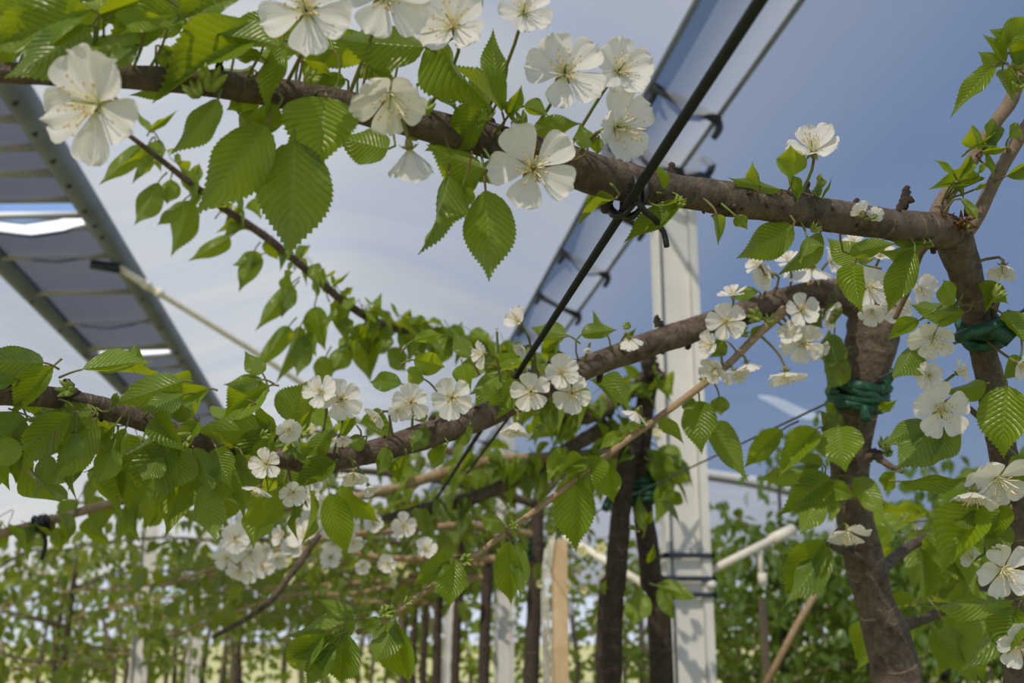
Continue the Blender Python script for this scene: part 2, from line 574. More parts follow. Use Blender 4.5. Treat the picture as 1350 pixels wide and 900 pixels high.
def steel_post(x, y, top, label, group='steel posts under the gutters', near=False, wd=0.066):
    root = empty('steel_post', (x, y, 0))
    tag(root, label, 'post', group)
    dp = 0.045
    m = MB()
    box(m, (x - wd + 0.022, y - dp, 0), (x + wd - 0.026, y - dp + 0.004, top))
    m.build('web', M_STEEL, root, False)
    m = MB()
    box(m, (x + wd - 0.028, y - dp - 0.012, 0), (x + wd, y - dp - 0.008, top))
    box(m, (x + wd - 0.030, y - dp - 0.012, 0), (x + wd - 0.026, y + dp, top))
    m.build('flange', M_STEEL, root, False)
    m = MB()
    box(m, (x - wd, y - dp - 0.012, 0), (x - wd + 0.016, y - dp - 0.008, top))
    box(m, (x - wd + 0.012, y - dp - 0.012, 0), (x - wd + 0.016, y + dp, top))
    m.build('flange', M_STEEL, root, False)
    m = MB()
    box(m, (x - wd - .05, y - dp - .02, top - 0.015), (x + wd + .05, y + dp + .02, top + 0.02))
    m.build('cap_plate', M_STEELD, root, False)
    if near:
        m = MB()
        box(m, (x - .235, y - .07, top + .025), (x + .085, y - .064, top + .10))
        box(m, (x - .235, y - .07, top + .02), (x + .085, y + .06, top + .026))
        m.build('head_beam', M_RAIL, root, False)
        for k_, (hx, hz) in enumerate(((-.22, .09), (-.10, .02), (.09, .03), (.10, -.04))):
            m = MB()
            tube(m, spline([(Vector((x + hx, y - .075, top + hz + .03)), .012), (Vector((x + hx + .02, y - .10, top + hz)), .014), (Vector((x + hx + .01, y - .09, top + hz - .03)), .010)], .012), 7)
            m.build('hook', M_STEELD, root)
        for z in (1.58, 1.625, 1.69):
            m = MB()
            box(m, (x - wd - .008, y - dp - .022, z), (x + wd + .008, y - dp - .012, z + .014))
            box(m, (x - wd - .008, y - dp - .022, z), (x - wd, y + dp, z + .014))
            box(m, (x + wd, y - dp - .022, z), (x + wd + .008, y + dp, z + .014))
            m.build('clamp', M_STEELD, root, False)
        for sx_ in (-1, 1):
            m = MB()
            bar(m, (x + sx_ * (wd - .01), y - dp - .05, 1.615), (x + sx_ * (wd - .01), y - dp, 1.615), 0.011, 8)
            m.build('bolt', M_STEEL, root)
    return root


PX, PY = 0.945, 3.16
steel_post(PX, PY, CAM.z + 1.36, 'broad pale steel post in the middle, behind the tan twig', near=True)
for y, lb in ((7.2, 'grey steel post farther down the row, beside the pale wooden stake'), (11.3, 'thin distant steel post, farthest in the row of the broad post')):
    steel_post(PX, y, CAM.z + 1.38, lb)
for y, lb in ((6.9, 'grey steel post at lower left under the leafy arms, nearer of two'), (9.2, 'distant grey steel post at lower left, just behind the nearer one')):
    steel_post(-1.22, y, CAM.z + 1.38, lb, wd=0.05)


def rod(name, pts, r, mat, label, cat, sides=8, extra=None, step=0.2):
    base = pts[0]
    root = empty(name, base) if extra else None
    m = MB()
    tube(m, spline([(Vector(p), r) for p in pts], step), sides)
    if root is None:
        o = m.build(name, mat)
        return tag(o, label, cat)
    tag(root, label, cat)
    m.build('rod', mat, root)
    for nm, a, b, rr, mt in extra:
        m = MB()
        bar(m, a, b, rr, 8)
        m.build(nm, mt, root)
    return root


# braces that meet the broad post, the rope across the milky film
pj = at(893, 776, 3.18)
rod('brace_rod', [at(915, 763, 3.16), at(1046, 697, 3.3)], 0.012, M_WHITE, 'white brace rod rising to the right from the broad steel post', 'rod',
    extra=[('end_sleeve', at(1018, 711, 3.27), at(1046, 697, 3.3), 0.017, M_WHITE), ('hanging_plug', at(1000, 722, 3.25), at(1005, 768, 3.25), 0.008, M_WHITE), ('plug_end', at(1005, 755, 3.25), at(1006, 772, 3.25), 0.014, M_WHITE)])
rod('brace_rod', [at(868, 782, 3.16), at(745, 706, 3.4)], 0.012, M_WHITE, 'white brace rod running up to the left from the broad steel post', 'rod',
    extra=[('end_sleeve', at(765, 718, 3.36), at(745, 706, 3.4), 0.016, M_WHITE)])
rod('tension_rope', [at(150, 348, 4.4), at(205, 383, 4.5), at(340, 466, 4.8), at(420, 520, 5.0), at(640, 660, 5.6), at(760, 735, 6.2)], 0.014, M_WHITE, 'cream rope slanting down across the milky roof film', 'rope',
    extra=[('clamp', at(120, 348, 4.38), at(158, 354, 4.4), 0.02, M_STEELD), ('knot', at(188, 372, 4.47), at(198, 379, 4.48), 0.019, M_WHITE), ('knot', at(206, 384, 4.49), at(214, 389, 4.5), 0.018, M_WHITE)])

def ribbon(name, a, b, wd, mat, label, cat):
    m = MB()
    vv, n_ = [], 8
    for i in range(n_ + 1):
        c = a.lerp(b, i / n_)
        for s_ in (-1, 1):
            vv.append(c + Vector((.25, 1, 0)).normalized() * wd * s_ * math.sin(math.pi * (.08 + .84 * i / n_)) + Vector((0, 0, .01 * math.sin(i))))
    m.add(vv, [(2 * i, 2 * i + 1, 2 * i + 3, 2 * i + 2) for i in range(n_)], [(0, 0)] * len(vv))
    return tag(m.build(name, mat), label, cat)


ribbon('lit_slit_strip', at(1000, 522, 7.5), at(1090, 556, 7.5), .16, M_SHEET, 'white slanting strip added for lit slit in bluish film left of the mottled trunk', 'strip')  # light through a slit in the film, imitated by added white strips
ribbon('lit_slit_strip', at(890, 470, 6.6), at(965, 502, 6.8), .14, M_SHEET, 'white slanting strip added for lit slit in bluish film just right of the broad post', 'strip')

# wooden stake with thin white sleeve
root = empty('wooden_stake', at(737, 1000, 2.6))
tag(root, 'pale squared wooden stake between the dark trunks', 'stake')
p0, p1 = at(737, 1080, 2.6), at(737, 712, 2.6)
m = MB()
box(m, (p1.x - .017, p1.y - .014, 0), (p1.x + .017, p1.y + .014, p1.z))
m.build('shaft', M_STAKE, root, False)
m = MB()
for k in range(5):
    tube(m, spline([(p1 + Vector((-.012 - .006 * k, -.02, .02 - .01 * k)), .0012), (p1 + Vector((-.03 - .004 * k, -.022, -.12)), .0012), (p1 + Vector((-.022 - .005 * k, -.022, -.34 - .02 * k)), .001)], .04), 4)
o = m.build('tie_threads', M_WHITE, root)
o['label'] = 'loose white threads tied round the stake top'


rod('leaning_cane', [at(1008, 905, 3.0), at(1050, 825, 3.05), at(1095, 748, 3.1)], 0.010, M_TWIG, 'tan cane leaning to the right beside the mottled trunk foot', 'cane')
cpt = at(1005, 790, 3.6)
rod('thin_stake', [(cpt.x, cpt.y, 0), (cpt.x + .005, cpt.y, .8), (cpt.x, cpt.y, cpt.z)], 0.013, M_TWIG, 'thin brown upright stake under the hanging white plug', 'stake')


# long straight cables and wires along the row (all run parallel to the rows)
def row_line(px, py, d, y0, y1):
    p = at(px, py, d)
    return [Vector((p.x, y, p.z)) for y in (y0, y1)], p


ln, CP = row_line(840, 250, 0.470, -1.0, 9.0)
m = MB()
tube(m, [(ln[0], .0021), (ln[1], .0021)], 12)
tag(m.build('support_cable', M_CABLE), 'black plastic coated cable running diagonally across the middle', 'cable')
ln, _ = row_line(672, 548, 1.18, 0.9, 9.0)
m = MB()
tube(m, [(ln[0], .0019), (ln[1], .0019)], 8)
tag(m.build('support_cable', M_CABLE), 'second thinner dark cable beside the end of the diagonal cable', 'cable')
ln, WP = row_line(1180, 489, 0.86, -0.5, 9.0)
m = MB()
tube(m, [(ln[0], .0011), (ln[1], .0011)], 8)
tag(m.build('trellis_wire', M_WIRE), 'thin dark trellis wire between the green ties on the trunks', 'wire')


# ------------------------------------------------------------------ leaf, petal and stamen meshes
OUT = [(0, 0.0), (0.03, .14), (0.10, .30), (0.22, .44), (0.35, .5), (0.46, .495), (0.58, .435), (0.68, .34), (0.76, .23), (0.83, .135), (0.89, .07), (0.95, .028), (1, 0.0)]


def outline(u):
    for (a, x), (b, y) in zip(OUT[:-1], OUT[1:]):
        if u <= b:
            t = (u - a) / (b - a)
            return x + (y - x) * t
    return 0.0


def leaf_mesh(name, mat, nu, nv, fold, droop, twist, corr, wav, teeth, stalk=0.0, seed=0):
    """unit leaf: x 0..1 from base to tip, y across (width 1), z the upper side"""
    m = MB()
    vv, uu, ff = [], [], []
    for i in range(nu + 1):
        u = i / nu
        h = outline(u)
        tooth = (0.022 if i % 2 else -0.008) * teeth if 0 < i < nu else 0
        for j in range(-nv, nv + 1):
            s = j / nv
            hh = h + (tooth if abs(j) == nv else 0) * (1 if h > .03 else 0)
            y = s * hh
            x = u + (tooth * .8 if abs(j) == nv else 0) + 0.05 * abs(s) * math.sin(math.pi * u) * 0.4
            z = fold * abs(y) - droop * u * u
            z += corr * math.cos((u * 13 - abs(s) * 3.2) * 2 * math.pi) * min(1, abs(s) * 3) * (1 - abs(s) ** 4) * 0.5 * min(1, h * 4)
            z += wav * math.sin(u * 9 + seed * 2 + (1 if j > 0 else 2.3)) * abs(s) ** 2 * h * 2
            z -= 0.10 * (abs(s) ** 2) * h * (0.6 + .4 * math.sin(seed))
            yy = y * math.cos(twist * u) - z * math.sin(twist * u) * 0.4
            zz = z + y * math.sin(twist * u)
            vv.append((x, yy, zz))
            uu.append((u, 0.5 + 0.5 * s))
    W = 2 * nv + 1
    for i in range(nu):
        for j in range(W - 1):
            ff.append((i * W + j, (i + 1) * W + j, (i + 1) * W + j + 1, i * W + j + 1))
    m.add(vv, ff, uu)
    if stalk:
        tube(m, spline([(Vector((-stalk, 0, 0.03)), .016), (Vector((-stalk * .4, .01, 0.02)), .014), (Vector((0.03, 0, -0.005)), .012)], .2), 5, mi=1)
    return m.mesh(name, [mat, M_STALK])


HI = [leaf_mesh('leaf', M_LEAF, 44, 5, *a, 1, 0, k) for k, a in enumerate([
    (0.35, 0.28, 0.2, 0.014, 0.10), (0.80, 0.25, 0.3, 0.012, 0.08), (0.45, 0.65, -0.3, 0.013, 0.10), (0.40, 0.30, 0.25, 0.024, 0.10),
    (0.20, 0.22, -0.8, 0.013, 0.20), (0.60, 0.42, 0.6, 0.014, 0.15)])]
MID = [leaf_mesh('leaf', M_LEAF, 14, 3, *a, 0, 0.4, k) for k, a in enumerate([
    (0.40, 0.30, 0.3, 0.0, 0.08), (0.8, 0.3, 0.4, 0.0, 0.05), (0.45, 0.65, -0.5, 0.0, 0.10), (0.25, 0.45, 0.7, 0.0, 0.14), (0.6, 0.25, -0.7, 0, .10)])]
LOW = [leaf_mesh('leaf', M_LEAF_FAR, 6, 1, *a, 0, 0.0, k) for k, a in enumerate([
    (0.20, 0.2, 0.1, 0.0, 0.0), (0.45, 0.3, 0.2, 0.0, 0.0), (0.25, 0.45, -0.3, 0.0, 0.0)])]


PROF = [(0, .11), (.1, .20), (.2, .36), (.3, .55), (.4, .72), (.5, .86), (.6, .95), (.7, 1.0), (.8, .97), (.9, .80), (1, .40)]


def petal_mesh(k):
    rr = random.Random(100 + k)
    m = MB()
    nu, nv = 10, 5
    vv, uu, ff = [], [], []
    wd = 0.375 + 0.07 * rr.random()
    cup = 0.10 + 0.10 * rr.random()
    curl = rr.uniform(-.10, .12)
    n1, n2 = rr.uniform(0, 6), rr.uniform(0, 6)
    for i in range(nu + 1):
        u = i / nu
        h = 0.0
        for (pa, qa), (pb, qb) in zip(PROF[:-1], PROF[1:]):
            if pa <= u <= pb + 1e-9:
                h = wd * 0.5 * (qa + (qb - qa) * (u - pa) / (pb - pa))
        for j in range(-nv, nv + 1):
            s = j / nv
            y = s * h
            x = 0.5 * u - 0.045 * u ** 6 * (abs(s) ** 1.5) - 0.03 * u ** 8 * (1 - abs(s)) * rr.uniform(.7, 1.3) + 0.012 * u ** 5 * math.sin(n2 + s * 5)
            z = cup * (s * s) * h * 1.6 + curl * u * u * 0.35 + 0.022 * u * u * math.sin(n1 + s * 4.5 + u * 2)
            z += 0.012 * u * math.cos(s * 9 + n1) + 0.016 * u ** 4 * math.sin(s * 8 + n2)
            vv.append((x, y, z))
            uu.append((u, 0.5 + 0.5 * s))
    W = 2 * nv + 1
    for i in range(nu):
        for j in range(W - 1):
            ff.append((i * W + j, (i + 1) * W + j, (i + 1) * W + j + 1, i * W + j + 1))
    m.add(vv, ff, uu)
    return m.mesh('petal', [M_PETAL])


PET = [petal_mesh(k) for k in range(6)]


def stamen_mesh(k, spread):
    rr = random.Random(200 + k)
    m = MB()
    for i in range(26):
        an = rr.uniform(0, 2 * math.pi)
        sp = spread * math.sqrt(rr.random()) + 0.05
        L = rr.uniform(0.20, 0.34)
        d = Vector((math.cos(an) * math.sin(sp), math.sin(an) * math.sin(sp), math.cos(sp)))
        b = Vector((math.cos(an) * .03, math.sin(an) * .03, 0.02))
        mid = b + d * L * .5 + Vector((0, 0, .02))
        tip = b + d * L + Vector((rr.uniform(-.02, .02), rr.uniform(-.02, .02), 0))
        tube(m, [(b, .0078), (mid, .0062), (tip, .005)], 4, cap=False)
        q = .0135
        vv = [tip + Vector(x) * q for x in ((1.3, 0, 0), (-1.3, 0, 0), (0, 1, 0), (0, -1, 0), (0, 0, 1), (0, 0, -1))]
        m.add(vv, [(0, 2, 4), (2, 1, 4), (1, 3, 4), (3, 0, 4), (2, 0, 5), (1, 2, 5), (3, 1, 5), (0, 3, 5)], [(0, 0)] * 6, 1)
    tube(m, [(Vector((0, 0, 0)), .012), (Vector((.004, 0, .15)), .008), (Vector((.006, 0, .25)), .012)], 6, mi=2)   # the pistil
    return m.mesh('stamens', [M_FIL, M_ANTH, M_BUD])


STA = [stamen_mesh(0, 0.62), stamen_mesh(1, 0.85), stamen_mesh(2, 0.42)]


def calyx_mesh():
    m = MB()
    tube(m, [(Vector((0, 0, -.155)), .018), (Vector((0, 0, -.13)), .042), (Vector((0, 0, -.06)), .062), (Vector((0, 0, -.01)), .052), (Vector((0, 0, .012)), .058), (Vector((0, 0, .016)), .02)], 10)
    for k in range(5):
        an = 2 * math.pi * (k + .5) / 5
        c, s = math.cos(an), math.sin(an)
        P = lambda r, t, z: (c * r - s * t, s * r + c * t, z)
        vv = [P(.04, -.035, -.005), P(.04, .035, -.005), P(.11, -.03, -.03), P(.11, .03, -.03), P(.16, 0, -.08), P(.075, 0, .004)]
        m.add(vv, [(0, 5, 2), (0, 1, 5), (5, 1, 3), (5, 3, 2), (2, 3, 4)], [(0, 0)] * 6)
    return m.mesh('blossom', [M_CALYX])


CALYX = calyx_mesh()


def whole_blossom_mesh(cup):
    """a blossom too far away to show its pieces"""
    m = MB()
    for k in range(5):
        M = Matrix.Rotation(2 * math.pi * k / 5, 4, 'Z') @ Matrix.Translation((.03, 0, .01)) @ Matrix.Rotation(-cup, 4, 'Y')
        vv = [M @ Vector(p) for p in ((0, 0, 0), (.25, -.2, .03), (.25, .2, .03), (.28, 0, 0), (.47, -.1, .02), (.47, .1, .02))]
        m.add(vv, [(0, 1, 3), (0, 3, 2), (1, 4, 3), (3, 5, 2), (4, 5, 3)], [(0, 0)] * 6)
    tube(m, [(Vector((0, 0, -.15)), .03), (Vector((0, 0, -.05)), .06), (Vector((0, 0, .02)), .05)], 6, mi=1)
    tube(m, [(Vector((0, 0, .02)), .06), (Vector((0, 0, .14)), .10)], 6, mi=2)
    return m.mesh('blossom', [M_PETAL, M_CALYX, M_ANTH])


FARB = [whole_blossom_mesh(.2), whole_blossom_mesh(.6), whole_blossom_mesh(1.0)]


def bud_mesh():
    m = MB()
    rr = random.Random(5)
    for k in range(6):
        an = k * 1.05
        d = Vector((math.cos(an) * .6, math.sin(an) * .6, .8)).normalized()
        tube(m, spline([(Vector((0, 0, 0)), .10), (d * .35, .22), (d * .75 + Vector((0, 0, .1)), .14), (d * 1.0 + Vector((0, 0, .15)), .02)], .25), 6, 0.25, k)
    return m.mesh('bud_cluster', [M_BUD])


BUD = bud_mesh()


def spur_mesh(k):
    m = MB()
    rr = random.Random(40 + k)
    pts = [(Vector((0, 0, -.4)), .85)]
    for i in range(5):
        pts.append((Vector((rr.uniform(-.1, .1), rr.uniform(-.1, .1), .15 + .28 * i)), (.55 if i % 2 else .70) * (1 - .09 * i)))
    pts.append((Vector((0, 0, 1.45)), .2))
    tube(m, pts, 9, .35, k * 3.3, 3.0)
    return m.mesh('spur', [M_BARK])


SPUR = [spur_mesh(k) for k in range(3)]


# ------------------------------------------------------------------ trees
class Tree:
    def __init__(s, base, label, group='cherry trees of the orchard rows', dfun=None):
        s.root = empty('cherry_tree', base)
        tag(s.root, label, 'tree', group)
        s.pts = []
        s.nleaf = 0
        s.bulk = None
        s.d = dfun

    def branch(s, name, pts, mat, sides=12, rough=0.10, step=0.006, px=True, seed=0.0):
        """pts: (pixel x, pixel y, distance, apparent width in pixels)"""
        P = [(at(x, y, d), wd * d / FPX / 2) for x, y, d, wd in pts] if px else pts
        rp_ = spline(P, step)
        m = MB()
        tube(m, rp_, sides, rough, seed)
        o = m.build(name, mat, s.root)
        s.pts += rp_[::2]
        return rp_

    def near(s, p):
        best, bd = None, 1e9
        for q, r in s.pts:
            dd = (q - p).length_squared
            if dd < bd:
                best, bd = (q, r), dd
        return best, math.sqrt(bd)

    def stalk(s, parent_obj, p, dirv, name, r, maxlen=0.055, mat=None):
        """curved stalk from p (leaving along dirv) to the wood nearest to it"""
        nb, dist = s.near(p)
        if nb is None:
            return
        q = nb[0]
        if dist > maxlen:
            q = p + dirv * .010 + (q - p).normalized() * .006
        L = (q - p).length
        c1 = p + dirv * L * .25
        pts = [(p, r), (p.lerp(c1, .6).lerp(q, .12), r), (c1.lerp(q, .45), r * 1.05), (q, r * 1.25)]
        m = MB()
        tube(m, spline(pts, max(L / 6, .002)), 5, cap=False)
        me = m.mesh(name, [mat or M_STALK])
        o = place(name, me, None, None)
        o.parent = parent_obj
        o.matrix_parent_inverse = (s.world(parent_obj)).inverted()
        return o

    def world(s, o):
        return Matrix.Translation(base_of(s.root)) @ o.matrix_basis

    def leaf(s, bx, by, tx, ty, w, roll=0, k=None, d=None, dt=None, stalk=True):
        d = d if d is not None else s.d(bx, by)
        dt = R.uniform(-.012, .012) * d / .5 if dt is None else dt
        b, t = at(bx, by, d), at(tx, ty, d + dt)
        ax = t - b
        L = ax.length
        ax.normalize()
        v = (CAM - (b + t) / 2).normalized()
        n = (v - ax * v.dot(ax)).normalized()
        n = Matrix.Rotation(math.radians(roll), 3, ax) @ n
        y = n.cross(ax)
        wr = w * d / FPX / max(abs(math.cos(math.radians(roll))), .4) * 1.06
        Mx = Matrix.Translation(b) @ Matrix((ax, y, n)).transposed().to_4x4() @ Matrix.Diagonal((L, wr, L * .8, 1))
        o = place('leaf', HI[k if k is not None else R.randrange(6)], Mx, s.root)
        s.nleaf += 1
        if stalk:
            s.stalk(o, b, -ax, 'leaf_stalk', .00055 * (d / .5) ** .5, .03)
        return o

    def blossom(s, x, y, diam, face, cup=0.2, d=None, roll=None, sta=0, maxlen=.05):
        d = d if d is not None else s.d(x, y)
        fz = (RT * face[0] + UP * face[1] - FW * face[2]).normalized()
        p = at(x, y, d)
        S = .95 * diam * d / FPX
        up = Vector((0, 0, 1)) if abs(fz.z) < .95 else RT
        xa = (up - fz * up.dot(fz)).normalized()
        ya = fz.cross(xa)
        roll = R.uniform(0, 1.25) if roll is None else roll
        Mx = Matrix.Translation(p) @ Matrix((xa, ya, fz)).transposed().to_4x4() @ Matrix.Rotation(roll, 4, 'Z') @ Matrix.Diagonal((S, S, S, 1))
        o = place('blossom', CALYX, Mx, s.root)
        for k in range(5):
            a = 2 * math.pi * k / 5 + R.uniform(-.09, .09)
            c = cup + R.uniform(-.16, .16)
            Mp = Matrix.Rotation(a, 4, 'Z') @ Matrix.Translation((.03, 0, .008)) @ Matrix.Rotation(-c, 4, 'Y') @ Matrix.Rotation(R.uniform(-.2, .2), 4, 'X')
            sc = R.uniform(.92, 1.06)
            place('petal', R.choice(PET), Mp @ Matrix.Diagonal((sc, sc * R.uniform(.95, 1.08), sc, 1)), o, True)
        st = place('stamens', STA[sta], None, o, True)
        s.stalk(o, p - fz * S * .15, -fz, 'flower_stalk', .0008 * (d / .5) ** .4, maxlen)
        return o

    def far_blossom(s, p, S):
        fz = Vector((R.uniform(-1, 1), R.uniform(-1.4, .2), R.uniform(-.7, .6))).normalized()
        q = fz.to_track_quat('Z', 'Y').to_matrix().to_4x4()
        return place('blossom', R.choice(FARB), Matrix.Translation(p) @ q @ Matrix.Diagonal((S, S, S, 1)), s.root)

    def spur(s, x, y, d, size, dirv, k=0, bud=False):
        p = at(x, y, d)
        dv = (RT * dirv[0] + UP * dirv[1] - FW * dirv[2]).normalized()
        q = dv.to_track_quat('Z', 'Y').to_matrix().to_4x4()
        return place('bud_cluster' if bud else 'spur', BUD if bud else SPUR[k], Matrix.Translation(p) @ q @ Matrix.Diagonal((size, size, size, 1)), s.root)

    def free_leaf(s, p, ax, L, meshes, stuff=False):
        ax = ax.normalized()
        up = Vector((R.uniform(-.7, .7), R.uniform(-.9, .5), 1))
        n = up - ax * up.dot(ax)
        if n.length < .05:
            n = ax.orthogonal()
        n.normalize()
        y = n.cross(ax)
        wd = L * R.uniform(.46, .62)
        Mx = Matrix.Translation(p) @ Matrix((ax, y, n)).transposed().to_4x4() @ Matrix.Diagonal((L, wd, L * .9, 1))
        if not stuff and s.nleaf < 298:
            s.nleaf += 1
            return place('leaf', R.choice(meshes), Mx, s.root)
        if s.bulk is None:
            s.bulk = MB()
        me = LOW[R.randrange(3)]
        vv = [Mx @ v.co for v in me.vertices]
        ul = me.uv_layers[0].data
        uvs = {}
        for lp in me.loops:
            uvs[lp.vertex_index] = tuple(ul[lp.index].uv)
        s.bulk.add(vv, [tuple(pp.vertices) for pp in me.polygons], [uvs[i] for i in range(len(vv))])

    def fill(s, path, t0, t1, nodes, per, L=(.04, .058), out=.6, down=.5, meshes=None, stuff=False, stalk=.4, spread=0.0, off=None):
        meshes = meshes or MID
        n = len(path)
        for i in range(nodes):
            t = t0 + (t1 - t0) * (i + R.random()) / nodes
            q, r = path[min(n - 1, int(t * (n - 1)))]
            if off is not None:
                q = q + off
            if spread:
                q = q + Vector((R.gauss(0, spread), R.gauss(0, spread), R.gauss(0, spread * .7)))
            a0 = R.uniform(0, 6.28)
            for k in range(per + R.randrange(2)):
                an = a0 + 2.4 * k
                dr = Vector((math.cos(an), math.sin(an) * .9, R.uniform(-.3, .7)))
                l_ = R.uniform(*L)
                b = q + dr.normalized() * (r + l_ * stalk)
                ax = dr * out + Vector((0, 0, -down * R.uniform(.2, 1.8)))
                s.free_leaf(b, ax, l_, meshes, stuff)

    def finish(s):
        if s.bulk:
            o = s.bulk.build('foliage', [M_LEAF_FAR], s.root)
            o['kind'] = 'stuff'
        for k in ('_b',):
            pass


# ================================================================== tree 1: the near branch across the top
def dbr(x):
    k = [(-100, .374), (0, .378), (400, .428), (720, .475), (930, .52), (1250, .625), (1500, .66)]
    for (a, p), (b, q) in zip(k[:-1], k[1:]):
        if x <= b:
            return p + (q - p) * (x - a) / (b - a)
    return .66


dA = lambda x, y: dbr(x) - .010
TA = Tree(Vector((at(1345, 780, .70).x, at(1345, 780, .70).y, 0)), 'nearest cherry tree, its thick bare branch crossing the top of the picture', dfun=dA)
A_main = TA.branch('branch', [(-420, 30, .36, 20), (-220, 60, .368, 24), (-60, 84, .375, 26), (0, 95, .378, 27), (90, 99, .385, 29), (200, 103, .40, 33), (300, 113, .415, 37), (400, 128, .428, 40),
                              (520, 155, .445, 42), (640, 184, .462, 46), (720, 206, .475, 50), (790, 232, .487, 54), (850, 246, .50, 48), (930, 258, .52, 43), (1030, 272, .545, 44),
                              (1130, 290, .575, 42), (1200, 300, .60, 43), (1250, 305, .625, 48)], M_BARK, 22, .13, .0025, seed=3)
A_trunk = TA.branch('trunk', [(1345, 2600, .70, 50), (1345, 1200, .70, 46), (1348, 800, .70, 42), (1338, 690, .70, 38), (1316, 560, .69, 36), (1298, 470, .68, 34), (1283, 400, .66, 36), (1268, 345, .645, 44), (1255, 305, .632, 50)], M_BARK, 22, .12, .004, seed=8)
A_s1 = TA.branch('shoot', [(1232, 298, .625, 26), (1245, 262, .63, 20), (1275, 222, .64, 18), (1310, 165, .65, 17), (1335, 128, .655, 18), (1352, 70, .66, 16), (1362, 20, .66, 12), (1370, -60, .665, 10), (1385, -200, .67, 6)], M_SHOOT, 12, .10, .003, seed=2)
A_s2 = TA.branch('shoot', [(1270, 308, .632, 24), (1288, 286, .63, 19), (1310, 240, .63, 17), (1335, 195, .63, 17), (1370, 140, .63, 15), (1440, 40, .64, 11), (1490, -60, .65, 7)], M_SHOOT, 12, .10, .003, seed=5)
A_sub = TA.branch('shoot', [(1290, 480, .69, 10), (1306, 420, .67, 12), (1312, 395, .665, 14), (1313, 378, .665, 12)], M_BARK, 10, .12, .003)
# the flowered spur wood hanging below the branch junction
TA.branch('shoot', [(1180, 420, .70, 7), (1196, 385, .69, 9), (1206, 355, .68, 9), (1215, 332, .66, 9), (1228, 318, .645, 10)], M_SHOOT, 8, .08, .003)
TA.branch('shoot', [(1262, 520, .67, 5), (1275, 535, .68, 7), (1295, 552, .69, 9), (1316, 560, .69, 10)], M_BARK, 8, .1, .003)
TA.branch('shoot', [(1290, 640, .67, 5), (1310, 655, .68, 7), (1335, 665, .70, 9)], M_BARK, 8, .1, .003)
# stubs, knots, torn bark along the branch
for x, y, sz, dv, k in [(1196, 262, .0062, (-.1, 1, 0), 0), (1190, 284, .0085, (0, 1, .1), 1), (988, 240, .0042, (0, 1, .2), 1), (1062, 252, .0045, (.1, 1, .3), 2), (1128, 274, .0045, (0, 1, .3), 0), (965, 274, .004, (0, .2, 1), 2),
                        (1075, 288, .004, (0, 0, 1), 1), (1113, 294, .004, (0, -.2, 1), 0), (1178, 300, .0045, (0, .1, 1), 2), (800, 262, .006, (-.2, -1, .2), 0), (948, 287, .005, (0, -1, 0), 1), (885, 228, .0042, (0, 1, .2), 2),
                        (825, 255, .006, (0, -.7, .6), 1), (645, 160, .005, (0, 1, .3), 0), (290, 96, .004, (0, 1, .3), 1), (1232, 322, .005, (-.3, -1, .2), 0)]:
    TA.spur(x, y, dbr(x) + (-.0085 if dv[2] > .5 else 0), sz * .8, dv, k)
for k in range(34):                                     # small raised bud scars all along the bare wood
    q, r = A_main[R.randrange(len(A_main) // 3, len(A_main) - 8)]
    dv = Vector((R.uniform(-.3, .3), R.uniform(-1, .1), R.uniform(-.8, 1))).normalized()
    M_ = Matrix.Translation(q + dv * r * .86) @ dv.to_track_quat('Z', 'Y').to_matrix().to_4x4()
    z_ = R.uniform(.0016, .0032)
    place('bud_scar', SPUR[k % 3], M_ @ Matrix.Diagonal((z_, z_ * .8, z_ * .75, 1)), TA.root)
m = MB()
for k in range(26):
    b = at(1258 + R.uniform(-16, 16), 294 + R.uniform(-9, 9), .612 + R.uniform(-.004, .004))
    dv = Vector((R.uniform(-1, 1), R.uniform(-.7, .1), R.uniform(-.5, 1))).normalized()
    tube(m, [(b, .0012), (b + dv * .004, .0011), (b + dv * .008, .0002)], 4)
m.build('torn_bark', M_TORN, TA.root)['label'] = 'frayed reddish torn bark at the fork'

